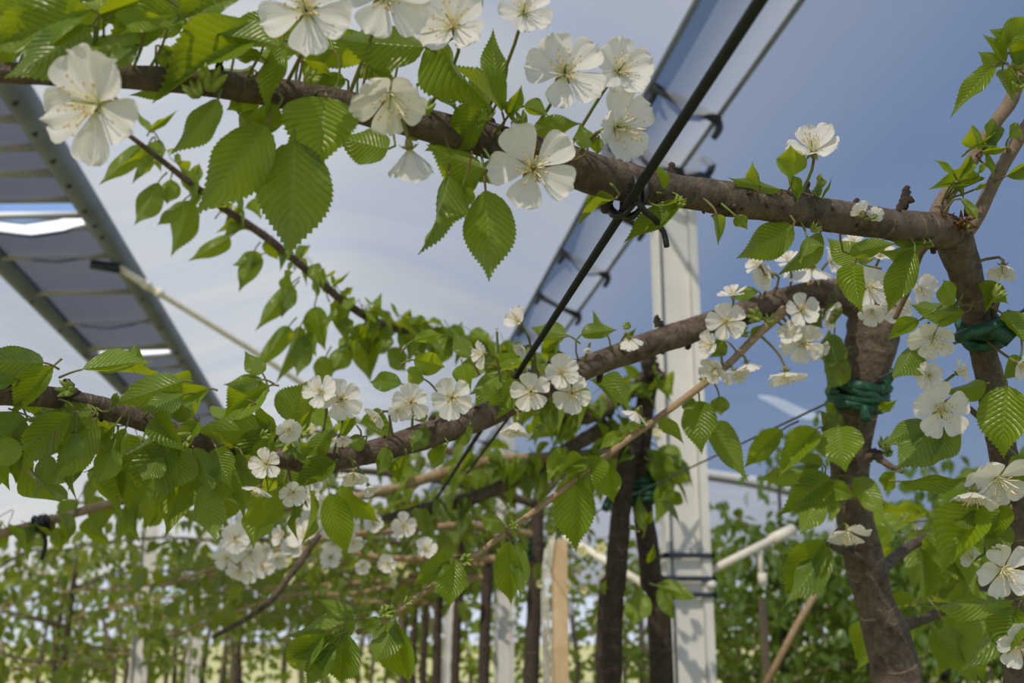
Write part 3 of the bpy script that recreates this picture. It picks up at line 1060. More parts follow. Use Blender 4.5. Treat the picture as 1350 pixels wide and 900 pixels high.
A_LEAVES = [  # base x, y, tip x, y, width, roll, shape
    (120, 12, -40, 62, 62, 15, 3), (118, 34, 14, 112, 58, 200, 0), (182, 42, 82, 98, 44, 215, 3), (345, 42, 192, 122, 62, 25, 1), (200, -8, -40, 16, 30, 40, 0),
    (330, -12, 205, 28, 46, 20, 3), (235, 18, 120, 22, 24, 45, 2), (215, 35, 160, 60, 24, 200, 0), (150, 20, 230, 34, 26, 10, 4), (180, 60, 140, 92, 24, 190, 0),
    (288, 130, 233, 208, 38, 205, 0), (352, 165, 267, 282, 74, 190, 0), (388, 185, 386, 338, 96, 185, 3), (430, 128, 416, 218, 92, 5, 1), (377, 55, 342, 146, 30, 30, 0),
    (368, 140, 332, 180, 34, 10, 4), (345, 75, 305, 72, 20, 30, 0), (290, 45, 385, 60, 34, 195, 1), (560, 62, 438, 58, 54, 195, 0), (572, 46, 637, 152, 54, 40, 1), (657, 118, 646, 45, 34, 195, 0),
    (662, 148, 600, 72, 24, 50, 1), (640, 140, 584, 202, 44, 20, 2), (512, 196, 448, 186, 48, 200, 0), (642, 224, 556, 196, 44, 200, 1), (592, 230, 569, 352, 48, 200, 5),
    (640, 250, 650, 372, 66, 188, 0), (612, 240, 588, 290, 30, 210, 5), (702, 172, 764, 160, 28, 190, 0), (672, 150, 690, 115, 18, 20, 0), (690, 140, 725, 150, 22, 200, 1),
    (675, 160, 655, 125, 14, 30, 1), (775, 195, 765, 165, 24, 180, 0), (790, 180, 785, 205, 20, 20, 1), (897, 268, 820, 314, 30, 15, 3), (812, 262, 752, 283, 10, 50, 5), (870, 272, 915, 264, 12, 20, 0),
    (875, 250, 862, 212, 12, 30, 1), (1030, 250, 950, 238, 20, 195, 3), (1002, 245, 988, 211, 15, 200, 1), (1046, 232, 1042, 188, 34, 195, 4), (1074, 250, 1090, 226, 14, 20, 0), (1052, 262, 1036, 222, 16, 20, 1),
    (1082, 262, 1098, 236, 4, 20, 0), (945, 283, 948, 318, 16, 190, 1), (1046, 298, 976, 342, 46, 190, 0), (1082, 306, 1030, 366, 30, 200, 1), (1064, 312, 1066, 350, 34, 200, 5), (970, 285, 985, 300, 18, 190, 0),
    # leaves round the fork
    (1132, 345, 1092, 318, 34, 190, 0), (1120, 335, 1178, 318, 24, 195, 3), (1126, 348, 1128, 405, 36, 15, 5), (1206, 332, 1166, 410, 38, 10, 3), (1218, 322, 1150, 338, 20, 200, 1), (1225, 320, 1160, 318, 16, 195, 2),
    (1230, 325, 1190, 300, 12, 190, 0), (1272, 412, 1192, 408, 34, 190, 5), (1212, 422, 1168, 446, 22, 15, 1), (1208, 450, 1180, 508, 38, 200, 1), (1290, 374, 1334, 398, 24, 200, 0), (1258, 402, 1238, 366, 26, 200, 0),
    (1314, 380, 1300, 405, 20, 10, 1), (1320, 412, 1358, 452, 26, 200, 1), (1328, 508, 1318, 602, 62, 8, 3), (1300, 505, 1245, 520, 26, 200, 1), (1238, 555, 1184, 628, 52, 195, 3), (1252, 556, 1236, 622, 36, 200, 0), (1218, 555, 1166, 588, 30, 195, 0),
    (1186, 634, 1288, 638, 22, 30, 0), (1292, 664, 1238, 748, 62, 12, 1), (1322, 662, 1303, 714, 42, 10, 1), (1282, 668, 1262, 712, 24, 200, 2), (1338, 790, 1212, 812, 28, 200, 0), (1342, 798, 1278, 892, 42, 195, 5), (1342, 802, 1316, 868, 48, 12, 1),
    (1340, 600, 1362, 660, 34, 200, 0), (1330, 690, 1300, 735, 30, 200, 0), (1345, 470, 1325, 500, 26, 190, 1),
    # leaves on the upright shoots at the right edge
    (1308, 88, 1257, 142, 26, 15, 3), (1326, 82, 1297, 42, 16, 15, 1), (1326, 84, 1282, 70, 16, 200, 0), (1324, 62, 1368, 22, 44, 10, 0), (1332, 58, 1304, 36, 16, 15, 1), (1330, 70, 1368, 66, 26, 30, 2), (1322, 92, 1336, 128, 24, 190, 1),
    (1345, 100, 1362, 118, 22, 15, 0), (1296, 196, 1274, 163, 24, 200, 1), (1300, 192, 1320, 150, 24, 15, 0), (1290, 190, 1336, 172, 15, 20, 2), (1330, 182, 1348, 160, 18, 20, 0), (1294, 234, 1224, 246, 22, 15, 1), (1264, 236, 1286, 200, 16, 10, 1),
    (1258, 230, 1234, 209, 9, 20, 0), (1294, 200, 1332, 196, 10, 20, 0), (1300, 204, 1312, 232, 10, 200, 0), (1266, 262, 1296, 292, 13, 200, 0), (1262, 240, 1270, 258, 9, 190, 0), (1326, 232, 1364, 214, 20, 20, 1), (1290, 228, 1300, 212, 8, 20, 0), (1284, 250, 1305, 240, 6, 20, 0)]
A_BACK = [(60, 0, -40, 26, 46, 20, 0), (150, 8, 52, 30, 44, 195, 2), (262, 8, 178, 44, 46, 15, 3), (300, 55, 205, 78, 40, 200, 0), (440, 66, 352, 36, 42, 195, 2), (482, 84, 526, 116, 26, 10, 0), (335, 92, 258, 104, 30, 200, 5), (455, 104, 396, 122, 28, 15, 3), (590, 56, 560, 116, 34, 195, 0),
          (478, 46, 420, 90, 44, 195, 4), (556, 108, 612, 146, 28, 200, 1), (366, 26, 296, 54, 40, 15, 3), (112, 58, 48, 84, 30, 200, 0), (246, 84, 172, 106, 30, 200, 1), (210, 60, 250, 110, 28, 195, 4), (400, 80, 440, 116, 30, 15, 0), (520, 70, 470, 110, 34, 200, 0), (620, 90, 650, 140, 30, 195, 0),
          (130, 20, 220, -10, 36, 10, 1), (30, 50, -30, 84, 36, 200, 0), (340, 120, 300, 150, 34, 200, 0), (315, 150, 350, 190, 40, 200, 0), (420, 170, 380, 200, 40, 200, 4), (390, 60, 330, 86, 26, 195, 0), (230, 110, 180, 128, 22, 200, 0), (610, 170, 560, 206, 34, 200, 0), (655, 205, 625, 250, 34, 200, 1), (560, 175, 530, 160, 30, 200, 0), (625, 222, 600, 262, 28, 195, 0)]
for a in A_BACK:
    TA.leaf(*a[:6], k=a[6], d=dA(a[0], a[1]) + .010)
for a in A_LEAVES:
    d = dA(a[0], a[1])
    if a[1] > 340 and a[0] > 1100:
        d = .655
    TA.leaf(*a[:6], k=a[6], d=d - .012)
A_BL = [  # x, y, diameter, facing, cup, roll, stamens
    (128, 138, 166, (-.50, -.08, .88), .10, .30, 1), (405, 14, 136, (0, .12, 1), .12, .62, 0), (508, -4, 130, (.15, -.15, 1), .15, .2, 0), (598, 34, 122, (-.3, .25, .9), .3, .1, 1), (690, 17, 84, (.1, .35, .9), .15, .5, 0),
    (745, 96, 116, (0, .15, 1), .12, .3, 0), (815, 94, 96, (.30, .25, .9), .35, .0, 0), (812, 168, 116, (.60, -.12, .78), .35, .5, 1), (703, 222, 126, (0, -.12, 1), .10, .38, 0), (514, 124, 118, (.05, -.80, .55), .42, .55, 1), (540, 196, 100, (.12, -.95, -.30), .75, .3, 0),
    (1072, 200, 84, (-.30, .62, .72), .5, .4, 2), (1136, 280, 34, (-.3, .5, -.6), .4, .1, 0), (1154, 284, 26, (.3, .4, -.6), .4, .1, 0),
    (1322, 350, 54, (-.25, -.85, .35), .65, .2, 2), (1230, 444, 68, (-.35, -.5, .75), .30, .2, 1), (1240, 540, 82, (-.05, .05, 1), .12, .1, 0), (1316, 630, 92, (-.1, -.5, .8), .20, .5, 1), (1284, 648, 70, (-.2, -.9, .35), .4, .2, 1),
    (1322, 750, 82, (.05, -.15, 1), .12, .42, 0), (1345, 848, 72, (-.1, -.2, 1), .2, .2, 0), (1345, 480, 44, (.3, -.3, .7), .4, .2, 0), (1225, 495, 42, (-.4, .1, .8), .3, .2, 0), (1262, 492, 40, (.5, .3, .4), .4, .3, 0), (1282, 735, 36, (-.6, .3, .2), .5, .2, 0)]
for x, y, dm, fc, cup, ro, st in A_BL:
    d = dA(x, y) - .02
    if y > 340:
        d = .635
    if y < 260 and x < 900 and dm > 80:
        d -= .012
    TA.blossom(x, y, dm, fc, cup, d, ro, st, .06)
for x, y, sz in [(275, 118, .0085), (262, 128, .0065), (890, 272, .0052), (1078, 258, .0045), (690, 165, .006), (405, 110, .006), (560, 150, .006), (640, 158, .005), (1298, 200, .0065), (1335, 90, .009), (1340, 120, .007), (1070, 305, .005), (1135, 345, .008), (1310, 390, .007), (1160, 330, .006), (1270, 300, .004)]:
    TA.spur(x, y, dA(x, y) - .008, sz, (R.uniform(-.6, .6), .5, .5), bud=True)
TA.finish()

# ================================================================== tree 2: trunk with the green tie, long branch to the left edge
dB = lambda x, y: (0.63 + 0.11 * x / 400 if x < 400 else 0.74 + 0.16 * (x - 400) / 660)
TB = Tree(Vector((at(1195, 900, .93).x, at(1195, 900, .93).y, 0)), 'cherry tree with mottled trunk and green tie, its flowering branch reaching the left edge')
TB.d = lambda x, y: dB(x, y) - .02
B_trunk = TB.branch('trunk', [(1215, 2300, .93, 84), (1205, 1200, .93, 72), (1180, 890, .93, 62), (1152, 790, .925, 50), (1130, 700, .92, 48), (1120, 620, .915, 48), (1126, 560, .91, 52), (1140, 490, .905, 62), (1152, 430, .90, 66), (1150, 395, .90, 58), (1135, 372, .90, 30)], M_BARK2, 24, .13, .004, seed=11)
B_main = TB.branch('branch', [(1145, 410, .90, 44), (1105, 388, .895, 40), (1050, 392, .885, 34), (970, 416, .87, 33), (880, 446, .85, 34), (800, 474, .83, 32), (720, 508, .81, 30), (640, 548, .79, 32), (560, 574, .77, 36), (480, 598, .755, 30), (400, 608, .74, 26),
                              (300, 590, .72, 25), (230, 570, .70, 26), (150, 542, .68, 28), (70, 524, .655, 29), (0, 520, .635, 30), (-60, 518, .62, 28), (-200, 505, .60, 24), (-400, 480, .57, 16)], M_BARK2, 20, .10, .003, seed=4)
B_twig = TB.branch('twig', [(1035, 408, .87, 14), (1000, 440, .86, 11), (960, 480, .85, 10), (920, 512, .84, 10), (860, 556, .83, 9), (800, 600, .815, 9), (720, 662, .80, 8.5), (640, 722, .79, 8), (560, 780, .78, 8), (515, 812, .775, 8), (470, 834, .77, 7)], M_TWIG, 10, .07, .003, seed=6)
B_low = TB.branch('shoot', [(1140, 545, .90, 10), (1100, 562, .90, 8), (1085, 566, .89, 6)], M_STALK, 8, .05, .004)
TB.branch('shoot', [(1115, 640, .91, 14), (1090, 632, .90, 10), (1080, 640, .89, 7)], M_STALK, 8, .08, .004)
TB.branch('shoot', [(1142, 735, .91, 14), (1115, 728, .90, 10), (1090, 716, .89, 7)], M_BARK2, 8, .08, .004)
TB.branch('shoot', [(1120, 610, .91, 16), (1150, 600, .90, 12), (1170, 612, .89, 9), (1190, 622, .88, 6)], M_BARK2, 8, .1, .004)
for x, y, sz, dv, k in [(868, 427, .005, (-.3, 1, .2), 0), (790, 492, .005, (0, -1, .2), 1), (873, 460, .0035, (0, -.6, .8), 2), (905, 446, .006, (.2, -1, .1), 0), (1022, 385, .004, (0, .6, .8), 1), (95, 517, .006, (-.4, 1, .1), 2), (1145, 600, .008, (1, .2, .2), 1), (570, 562, .006, (0, 1, .2), 0), (1135, 660, .006, (.2, 0, 1), 1), (1160, 455, .008, (0, 0, 1), 2)]:
    TB.spur(x, y, TB.d(x, y) + .016, sz, dv, k)
for k in range(40):
    w_ = B_main if k % 3 else B_trunk
    q, r = w_[R.randrange(len(w_) // 5, len(w_) - 20)]
    dv = Vector((R.uniform(-.6, .6), R.uniform(-1, .0), R.uniform(-.8, 1))).normalized()
    M_ = Matrix.Translation(q + dv * r * .88) @ dv.to_track_quat('Z', 'Y').to_matrix().to_4x4()
    z_ = R.uniform(.002, .004)
    place('bud_scar', SPUR[k % 3], M_ @ Matrix.Diagonal((z_, z_ * .8, z_ * .6, 1)), TB.root)
B_LEAVES = [
    (58, 478, -46, 476, 42, 190, 0), (71, 482, 8, 548, 36, 12, 1), (108, 487, 207, 472, 26, 195, 1), (28, 556, -24, 562, 30, 10, 0), (95, 545, 14, 615, 46, 12, 3), (122, 548, 44, 556, 42, 190, 0), (126, 556, 70, 642, 42, 195, 0), (66, 600, 50, 650, 26, 195, 0),
    (152, 560, 104, 602, 26, 8, 2), (166, 564, 140, 622, 22, 12, 0), (228, 585, 172, 670, 62, 10, 3), (214, 576, 126, 622, 34, 195, 1), (205, 548, 238, 592, 36, 10, 1), (240, 502, 162, 532, 42, 190, 2), (242, 520, 184, 546, 30, 195, 0), (148, 536, 156, 514, 10, 0, 0),
    (276, 512, 204, 540, 30, 10, 2), (256, 551, 217, 540, 20, 10, 0), (262, 555, 232, 600, 24, 15, 1), (236, 590, 224, 648, 56, 195, 0), (255, 590, 286, 655, 30, 200, 0), (356, 508, 287, 550, 46, 10, 1), (356, 566, 260, 570, 42, 195, 4), (353, 565, 321, 634, 52, 8, 3),
    (340, 535, 366, 582, 20, 20, 0), (380, 556, 402, 500, 52, 190, 0), (388, 574, 413, 540, 15, 15, 0), (432, 570, 400, 618, 28, 195, 0), (442, 608, 384, 642, 32, 10, 1), (346, 492, 323, 467, 26, 195, 0), (346, 500, 296, 510, 22, 195, 0), (300, 610, 280, 665, 40, 195, 0), (285, 590, 300, 640, 36, 12, 0),
    (320, 600, 330, 650, 40, 195, 1), (265, 640, 290, 715, 38, 195, 0), (210, 600, 190, 640, 30, 200, 0), (30, 590, -20, 600, 36, 195, 0), (20, 500, -25, 505, 22, 10, 0), (100, 570, 92, 620, 26, 195, 0), (150, 590, 130, 640, 34, 195, 0), (60, 640, 100, 660, 16, 190, 2),
    (545, 474, 592, 486, 30, 8, 2), (545, 449, 587, 437, 16, 195, 0), (682, 500, 643, 557, 34, 8, 3), (668, 488, 618, 526, 26, 195, 0), (746, 441, 702, 435, 30, 195, 0), (737, 446, 708, 484, 22, 15, 2), (766, 441, 810, 431, 20, 195, 2), (682, 470, 644, 482, 18, 10, 0), (620, 470, 598, 440, 24, 195, 0), (640, 480, 600, 490, 26, 195, 0),
    (610, 480, 618, 515, 26, 10, 1), (560, 500, 530, 488, 22, 195, 0), (530, 506, 482, 500, 26, 12, 0), (700, 470, 680, 455, 12, 10, 0), (800, 440, 780, 410, 12, 195, 1), (820, 452, 840, 432, 8, 10, 0), (745, 470, 720, 462, 10, 10, 0), (560, 560, 545, 600, 24, 195, 0), (590, 585, 560, 620, 22, 12, 0), (480, 575, 455, 590, 22, 195, 1),
    (510, 590, 500, 625, 24, 195, 0), (470, 560, 440, 545, 20, 10, 0), (535, 600, 520, 640, 24, 10, 1), (420, 600, 385, 600, 22, 15, 0), (450, 575, 470, 540, 14, 10, 0), (620, 560, 600, 595, 18, 195, 0),
    # leaves of the tan twig
    (922, 528, 922, 594, 44, 6, 3), (936, 558, 980, 614, 34, 195, 2), (948, 522, 950, 550, 22, 195, 4), (870, 552, 899, 578, 20, 195, 0), (912, 522, 902, 545, 16, 195, 0), (758, 624, 755, 730, 54, 6, 3), (775, 600, 779, 650, 54, 5, 1), (800, 612, 806, 664, 32, 12, 0), (770, 606, 738, 622, 28, 10, 1), (742, 590, 722, 630, 22, 12, 0),
    (672, 712, 668, 806, 36, 12, 3), (680, 712, 691, 790, 24, 195, 0), (600, 737, 588, 802, 40, 10, 3), (598, 734, 542, 768, 26, 12, 2), (667, 696, 628, 680, 20, 195, 0), (820, 570, 790, 590, 18, 10, 0), (845, 566, 820, 560, 14, 12, 0),
    (453, 830, 445, 908, 58, 8, 1), (442, 850, 398, 908, 32, 12, 0), (428, 836, 358, 898, 40, 10, 2), (468, 818, 388, 842, 42, 195, 3), (520, 818, 497, 882, 36, 195, 2), (522, 820, 536, 908, 42, 10, 1), (465, 808, 430, 798, 18, 195, 2), (440, 838, 372, 865, 34, 12, 0), (500, 815, 480, 830, 16, 10, 0), (840, 700, 826, 690, 6, 5, 0),
    # leaves on the trunk
    (1032, 566, 977, 614, 28, 10, 2), (1076, 566, 1025, 624, 34, 8, 1), (1105, 562, 1112, 616, 56, 4, 0), (1106, 560, 1084, 546, 26, 195, 0), (1080, 614, 1002, 642, 26, 200, 2), (1096, 630, 1034, 668, 38, 12, 2), (1078, 644, 1060, 712, 34, 200, 0), (1092, 640, 1127, 655, 24, 10, 0), (1092, 650, 1100, 690, 18, 195, 1),
    (1088, 712, 1024, 792, 46, 8, 2), (1092, 720, 1042, 802, 40, 200, 0), (1124, 630, 1171, 678, 30, 195, 2), (1180, 622, 1160, 650, 22, 12, 0), (1085, 612, 1052, 600, 20, 195, 0), (1160, 540, 1180, 530, 14, 10, 0), (1104, 480, 1090, 440, 36, 200, 0), (1100, 440, 1092, 490, 30, 200, 0), (1110, 470, 1095, 515, 34, 200, 0), (1090, 545, 1102, 530, 16, 10, 0),
    # round the blossom group
    (1000, 384, 960, 392, 18, 10, 0), (955, 450, 940, 470, 22, 195, 0), (1030, 420, 1010, 405, 16, 10, 0), (1090, 400, 1105, 430, 26, 195, 0), (1010, 430, 985, 450, 14, 10, 1), (1060, 410, 1085, 430, 24, 195, 0), (1100, 390, 1120, 380, 24, 195, 0)]
for a in B_LEAVES:
    TB.leaf(*a[:6], k=a[6], d=(.88 if a[0] > 1000 else None))
B_BL = [
    (957, 424, 58, (0, .05, 1), .15, .3, 0), (966, 390, 44, (-.2, .9, .2), .3, .2, 0), (1016, 362, 52, (-.8, -.1, .3), .5, .3, 1), (1070, 352, 78, (0, -.9, -.35), .25, .25, 0), (1056, 410, 52, (.1, .3, .9), .35, .2, 2), (1058, 452, 62, (-.1, -.25, .95), .25, .5, 1),
    (1036, 490, 58, (.1, -.9, .35), .4, .1, 1), (1088, 412, 52, (.6, -.3, .5), .5, .2, 1), (938, 455, 44, (-.7, .1, .4), .4, .2, 0), (943, 485, 48, (-.5, -.4, .6), .35, .3, 1), (968, 490, 44, (.2, -.7, .6), .4, .4, 0), (984, 478, 44, (.2, -.95, .1), .5, .1, 0), (1076, 460, 40, (.5, -.5, .5), .4, .2, 0), (1045, 440, 40, (-.5, .3, .6), .4, .2, 0), (1000, 350, 40, (-.6, .4, .3), .4, .2, 0),
    (1145, 378, 60, (.1, -.1, .95), .2, .3, 0), (1180, 402, 52, (-.1, -.3, .9), .45, .3, 1), (1160, 338, 48, (0, .6, .6), .4, .2, 0), (1212, 380, 48, (.3, -.3, .8), .4, .4, 0), (1126, 320, 36, (-.3, .6, .3), .4, .3, 0), (1095, 345, 44, (.4, .2, .5), .3, .2, 0), (1150, 410, 42, (-.3, -.5, .6), .4, .2, 0), (1040, 345, 40, (-.3, .7, .3), .3, .3, 0),
    (596, 524, 62, (.05, .05, 1), .10, .52, 0), (542, 530, 54, (0, .05, 1), .10, .15, 0), (450, 526, 62, (.1, -.05, 1), .12, .35, 0), (424, 517, 52, (-.2, .4, .8), .2, .5, 0), (500, 546, 44, (-.6, -.5, .4), .45, .2, 0), (523, 540, 38, (.5, -.2, .6), .4, .2, 0), (380, 566, 40, (.3, -.2, .6), .4, .3, 0), (452, 578, 26, (.2, -.5, .5), .5, .2, 0),
    (700, 516, 58, (-.05, -.1, 1), .12, .1, 0), (740, 490, 54, (.2, .1, .95), .25, .4, 0), (754, 518, 58, (0, -.1, 1), .12, .7, 0), (684, 424, 48, (-.5, .45, .6), .5, .2, 2), (638, 466, 44, (-.75, -.1, .5), .35, .2, 2), (692, 458, 34, (-.5, -.4, .3), .6, .2, 2), (682, 556, 56, (-.15, -.75, .25), .65, .2, 2), (840, 542, 44, (-.4, -.8, -.1), .5, .2, 0), (830, 446, 40, (.2, -.8, -.4), .5, .2, 0), (655, 436, 10, (0, 1, 0), .9, 0, 2), (776, 458, 20, (-.2, -.6, .2), .8, .1, 2),
    (466, 622, 50, (.05, -.8, .45), .5, .2, 1), (486, 640, 34, (.4, -.7, .3), .6, .2, 0), (352, 612, 50, (-.1, .2, .8), .3, .2, 0), (342, 642, 46, (-.3, -.8, .1), .4, .3, 0), (386, 648, 44, (.2, -.2, .8), .4, .2, 0), (1118, 700, 62, (0, -.8, .5), .25, .2, 1)]
for x, y, dm, fc, cup, ro, st in B_BL:
    d = dB(x, y) - .035
    if 1100 < x and y < 450:
        d = .74
    if x > 1100 and y > 600:
        d = .875
    TB.blossom(x, y, dm, fc, cup, d, ro, st, .06)
for x, y, sz in [(95, 515, .009), (252, 575, .009), (385, 585, .010), (395, 575, .008), (1000, 420, .011), (1015, 428, .009), (975, 440, .008), (930, 500, .006), (850, 560, .006), (520, 808, .009), (505, 812, .008), (535, 795, .006), (610, 738, .008), (680, 695, .006), (1165, 590, .010), (1172, 600, .008), (1155, 605, .007), (560, 552, .009), (700, 535, .008), (830, 432, .006), (345, 575, .006), (715, 560, .007), (440, 575, .006)]:
    TB.spur(x, y, TB.d(x, y) - .004, sz, (R.uniform(-.6, .6), R.uniform(-.4, .6), .5), bud=True)
TB.fill(B_main, .58, .98, 15, 3, (.034, .052), .6, .9, MID, off=FW * .08 - UP * .03)
TB.fill(B_main, .56, .80, 5, 2, (.030, .046), .6, .3, MID, off=FW * .08 + UP * .012)
TB.fill(B_main, .30, .40, 5, 2, (.026, .042), .6, .6, MID, off=FW * .05)
# side wood behind the trunk, carrying the blurred leaves at the lower right
B_r1 = TB.branch('branch', [(1150, 760, .93, 18), (1200, 720, 1.05, 14), (1260, 690, 1.2, 12), (1340, 640, 1.35, 9), (1420, 610, 1.45, 6)], M_BARK2, 8, .1, .008)
B_r2 = TB.branch('branch', [(1165, 830, .93, 18), (1220, 815, 1.1, 14), (1290, 780, 1.25, 11), (1380, 750, 1.4, 8)], M_BARK2, 8, .1, .008)
TB.fill(B_r1, .15, .95, 13, 3, (.045, .065), .7, .6, MID)
TB.fill(B_r2, .15, .95, 12, 3, (.045, .065), .7, .6, MID)
TB.finish()

# ================================================================== tree 3: two dark stems in the middle, leafy shoot climbing to the upper left
TC = Tree(Vector((at(835, 900, 1.72).x, at(835, 900, 1.72).y, 0)), 'cherry tree with two dark stems by the broad post, leafy shoot rising left')
TC.d = lambda x, y: 1.10 + 0.55 * max(0, min(1.2, (x - 150) / 600))
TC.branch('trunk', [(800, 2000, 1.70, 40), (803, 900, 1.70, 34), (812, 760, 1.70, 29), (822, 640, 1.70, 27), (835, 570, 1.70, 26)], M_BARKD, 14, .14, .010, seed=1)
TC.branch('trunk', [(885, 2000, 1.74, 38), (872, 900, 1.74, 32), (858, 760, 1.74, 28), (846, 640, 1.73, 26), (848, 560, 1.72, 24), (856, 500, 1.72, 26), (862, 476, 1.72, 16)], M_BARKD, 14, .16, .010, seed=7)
C_head = TC.branch('branch', [(856, 505, 1.72, 24), (820, 520, 1.70, 22), (785, 545, 1.68, 22), (740, 548, 1.64, 18), (700, 500, 1.58, 14), (660, 462, 1.52, 13), (620, 450, 1.48, 12), (560, 440, 1.42, 11), (500, 425, 1.36, 11), (450, 395, 1.31, 11), (400, 352, 1.26, 11), (350, 312, 1.22, 11), (300, 278, 1.19, 10), (250, 240, 1.15, 9), (205, 205, 1.12, 8), (170, 178, 1.10, 6)], M_BARK, 10, .14, .008, seed=2)
C_arm = TC.branch('branch', [(846, 590, 1.73, 20), (760, 602, 1.68, 17), (660, 606, 1.62, 14), (590, 622, 1.58, 14), (500, 648, 1.54, 13), (400, 668, 1.48, 11), (300, 662, 1.42, 11), (200, 655, 1.38, 12), (140, 665, 1.35, 12), (60, 688, 1.31, 12), (0, 703, 1.28, 13), (-60, 715, 1.24, 12)], M_TWIG, 10, .10, .008, seed=5)
C_tw = TC.branch('twig', [(405, 728, 1.44, 10), (385, 755, 1.42, 9), (358, 790, 1.4, 8), (330, 812, 1.38, 7), (280, 840, 1.36, 6)], M_BARK, 8, .08, .008)
C_t2 = TC.branch('twig', [(450, 655, 1.5, 7), (430, 690, 1.47, 8), (405, 728, 1.44, 9)], M_BARK, 8, .08, .008)
C_d2 = TC.branch('branch', [(800, 560, 1.7, 20), (720, 610, 1.66, 18), (640, 650, 1.62, 18), (590, 664, 1.6, 20), (540, 676, 1.57, 14), (480, 690, 1.54, 8)], M_BARK, 10, .14, .008, seed=9)
C_LEAVES = [(185, 192, 145, 238, 24, 195, 2), (196, 190, 178, 242, 20, 195, 1), (205, 186, 209, 220, 22, 12, 0), (209, 240, 181, 300, 32, 195, 0), (225, 236, 222, 272, 26, 190, 0), (251, 264, 232, 334, 36, 195, 0), (241, 265, 209, 303, 17, 195, 2), (200, 170, 229, 151, 10, 10, 0), (203, 174, 177, 147, 10, 195, 0), (252, 242, 266, 213, 16, 10, 0), (246, 236, 262, 246, 18, 195, 1), (303, 312, 261, 342, 21, 195, 2), (300, 300, 318, 268, 14, 10, 0), (290, 280, 308, 265, 16, 195, 0),
            (336, 330, 322, 378, 26, 195, 2), (345, 335, 308, 352, 22, 195, 0), (385, 374, 351, 427, 25, 195, 2), (386, 380, 370, 416, 22, 12, 0), (381, 430, 349, 478, 23, 190, 2), (396, 430, 370, 502, 25, 195, 1), (400, 440, 395, 500, 26, 195, 0), (415, 404, 426, 460, 30, 8, 1), (405, 440, 414, 466, 20, 10, 0), (440, 424, 477, 437, 19, 195, 0), (485, 444, 485, 497, 40, 8, 1), (470, 440, 450, 470, 28, 195, 0), (430, 386, 428, 364, 12, 10, 0), (442, 380, 436, 358, 6, 10, 0), (440, 375, 458, 362, 6, 10, 0), (452, 392, 466, 375, 9, 195, 0), (525, 432, 547, 404, 11, 10, 0),
            (530, 425, 578, 433, 13, 195, 2), (525, 420, 514, 394, 5, 10, 0), (390, 345, 410, 318, 14, 195, 1), (398, 340, 405, 365, 8, 195, 2), (500, 440, 512, 470, 26, 195, 0), (540, 445, 560, 470, 24, 12, 0), (455, 455, 440, 495, 28, 195, 0), (430, 470, 420, 510, 26, 195, 0), (510, 460, 540, 490, 26, 195, 0), (590, 450, 575, 480, 24, 195, 0)]
C_RIGHT = [(862, 598, 912, 646, 40, 20, 2), (868, 590, 905, 622, 30, 195, 2), (880, 628, 868, 690, 26, 195, 0), (872, 640, 898, 676, 28, 10, 0), (858, 610, 884, 660, 30, 195, 1), (866, 772, 920, 784, 20, 195, 2), (870, 775, 886, 815, 20, 10, 0), (812, 778, 786, 770, 18, 195, 2), (842, 778, 838, 830, 34, 195, 0), (840, 520, 868, 512, 14, 10, 0), (852, 520, 838, 500, 16, 195, 0), (842, 498, 822, 480, 14, 10, 0), (856, 740, 862, 722, 10, 10, 0), (850, 690, 862, 672, 10, 10, 1), (830, 560, 800, 590, 24, 12, 0), (812, 555, 790, 600, 28, 195, 0), (850, 700, 840, 650, 16, 195, 0)]
for a in C_RIGHT:
    TC.leaf(*a[:6], k=a[6], d=1.69)
for x, y, z_ in [(856, 486, .016), (846, 498, .014), (866, 492, .012), (832, 514, .013), (858, 470, .010), (803, 538, .014), (786, 548, .012)]:
    TC.spur(x, y, 1.705, z_, (R.uniform(-.6, .6), R.uniform(-.2, 1), .6), R.randrange(3))
for a in C_LEAVES:
    TC.leaf(*a[:6], k=a[6])
TC.fill(C_head, .33, .66, 20, 3, (.032, .046), .7, .7, MID)
TC.fill(C_head, .66, .98, 10, 2, (.024, .036), .7, .6, MID)
TC.fill(C_head, .0, .34, 22, 3, (.032, .05), .7, .6, MID)
TC.fill(C_arm, .02, .40, 11, 3, (.034, .052), .6, .9, MID)
TC.fill(C_arm, .68, .98, 9, 3, (.034, .052), .6, .9, MID)
TC.fill(C_d2, .1, .95, 10, 3, (.034, .05), .6, .9, MID)
for (x, y, L) in [(882, 600, .06), (875, 620, .06), (870, 660, .05)]:
    TC.free_leaf(at(x, y, 1.66), Vector((.7, -.1, -.5)), L, MID)
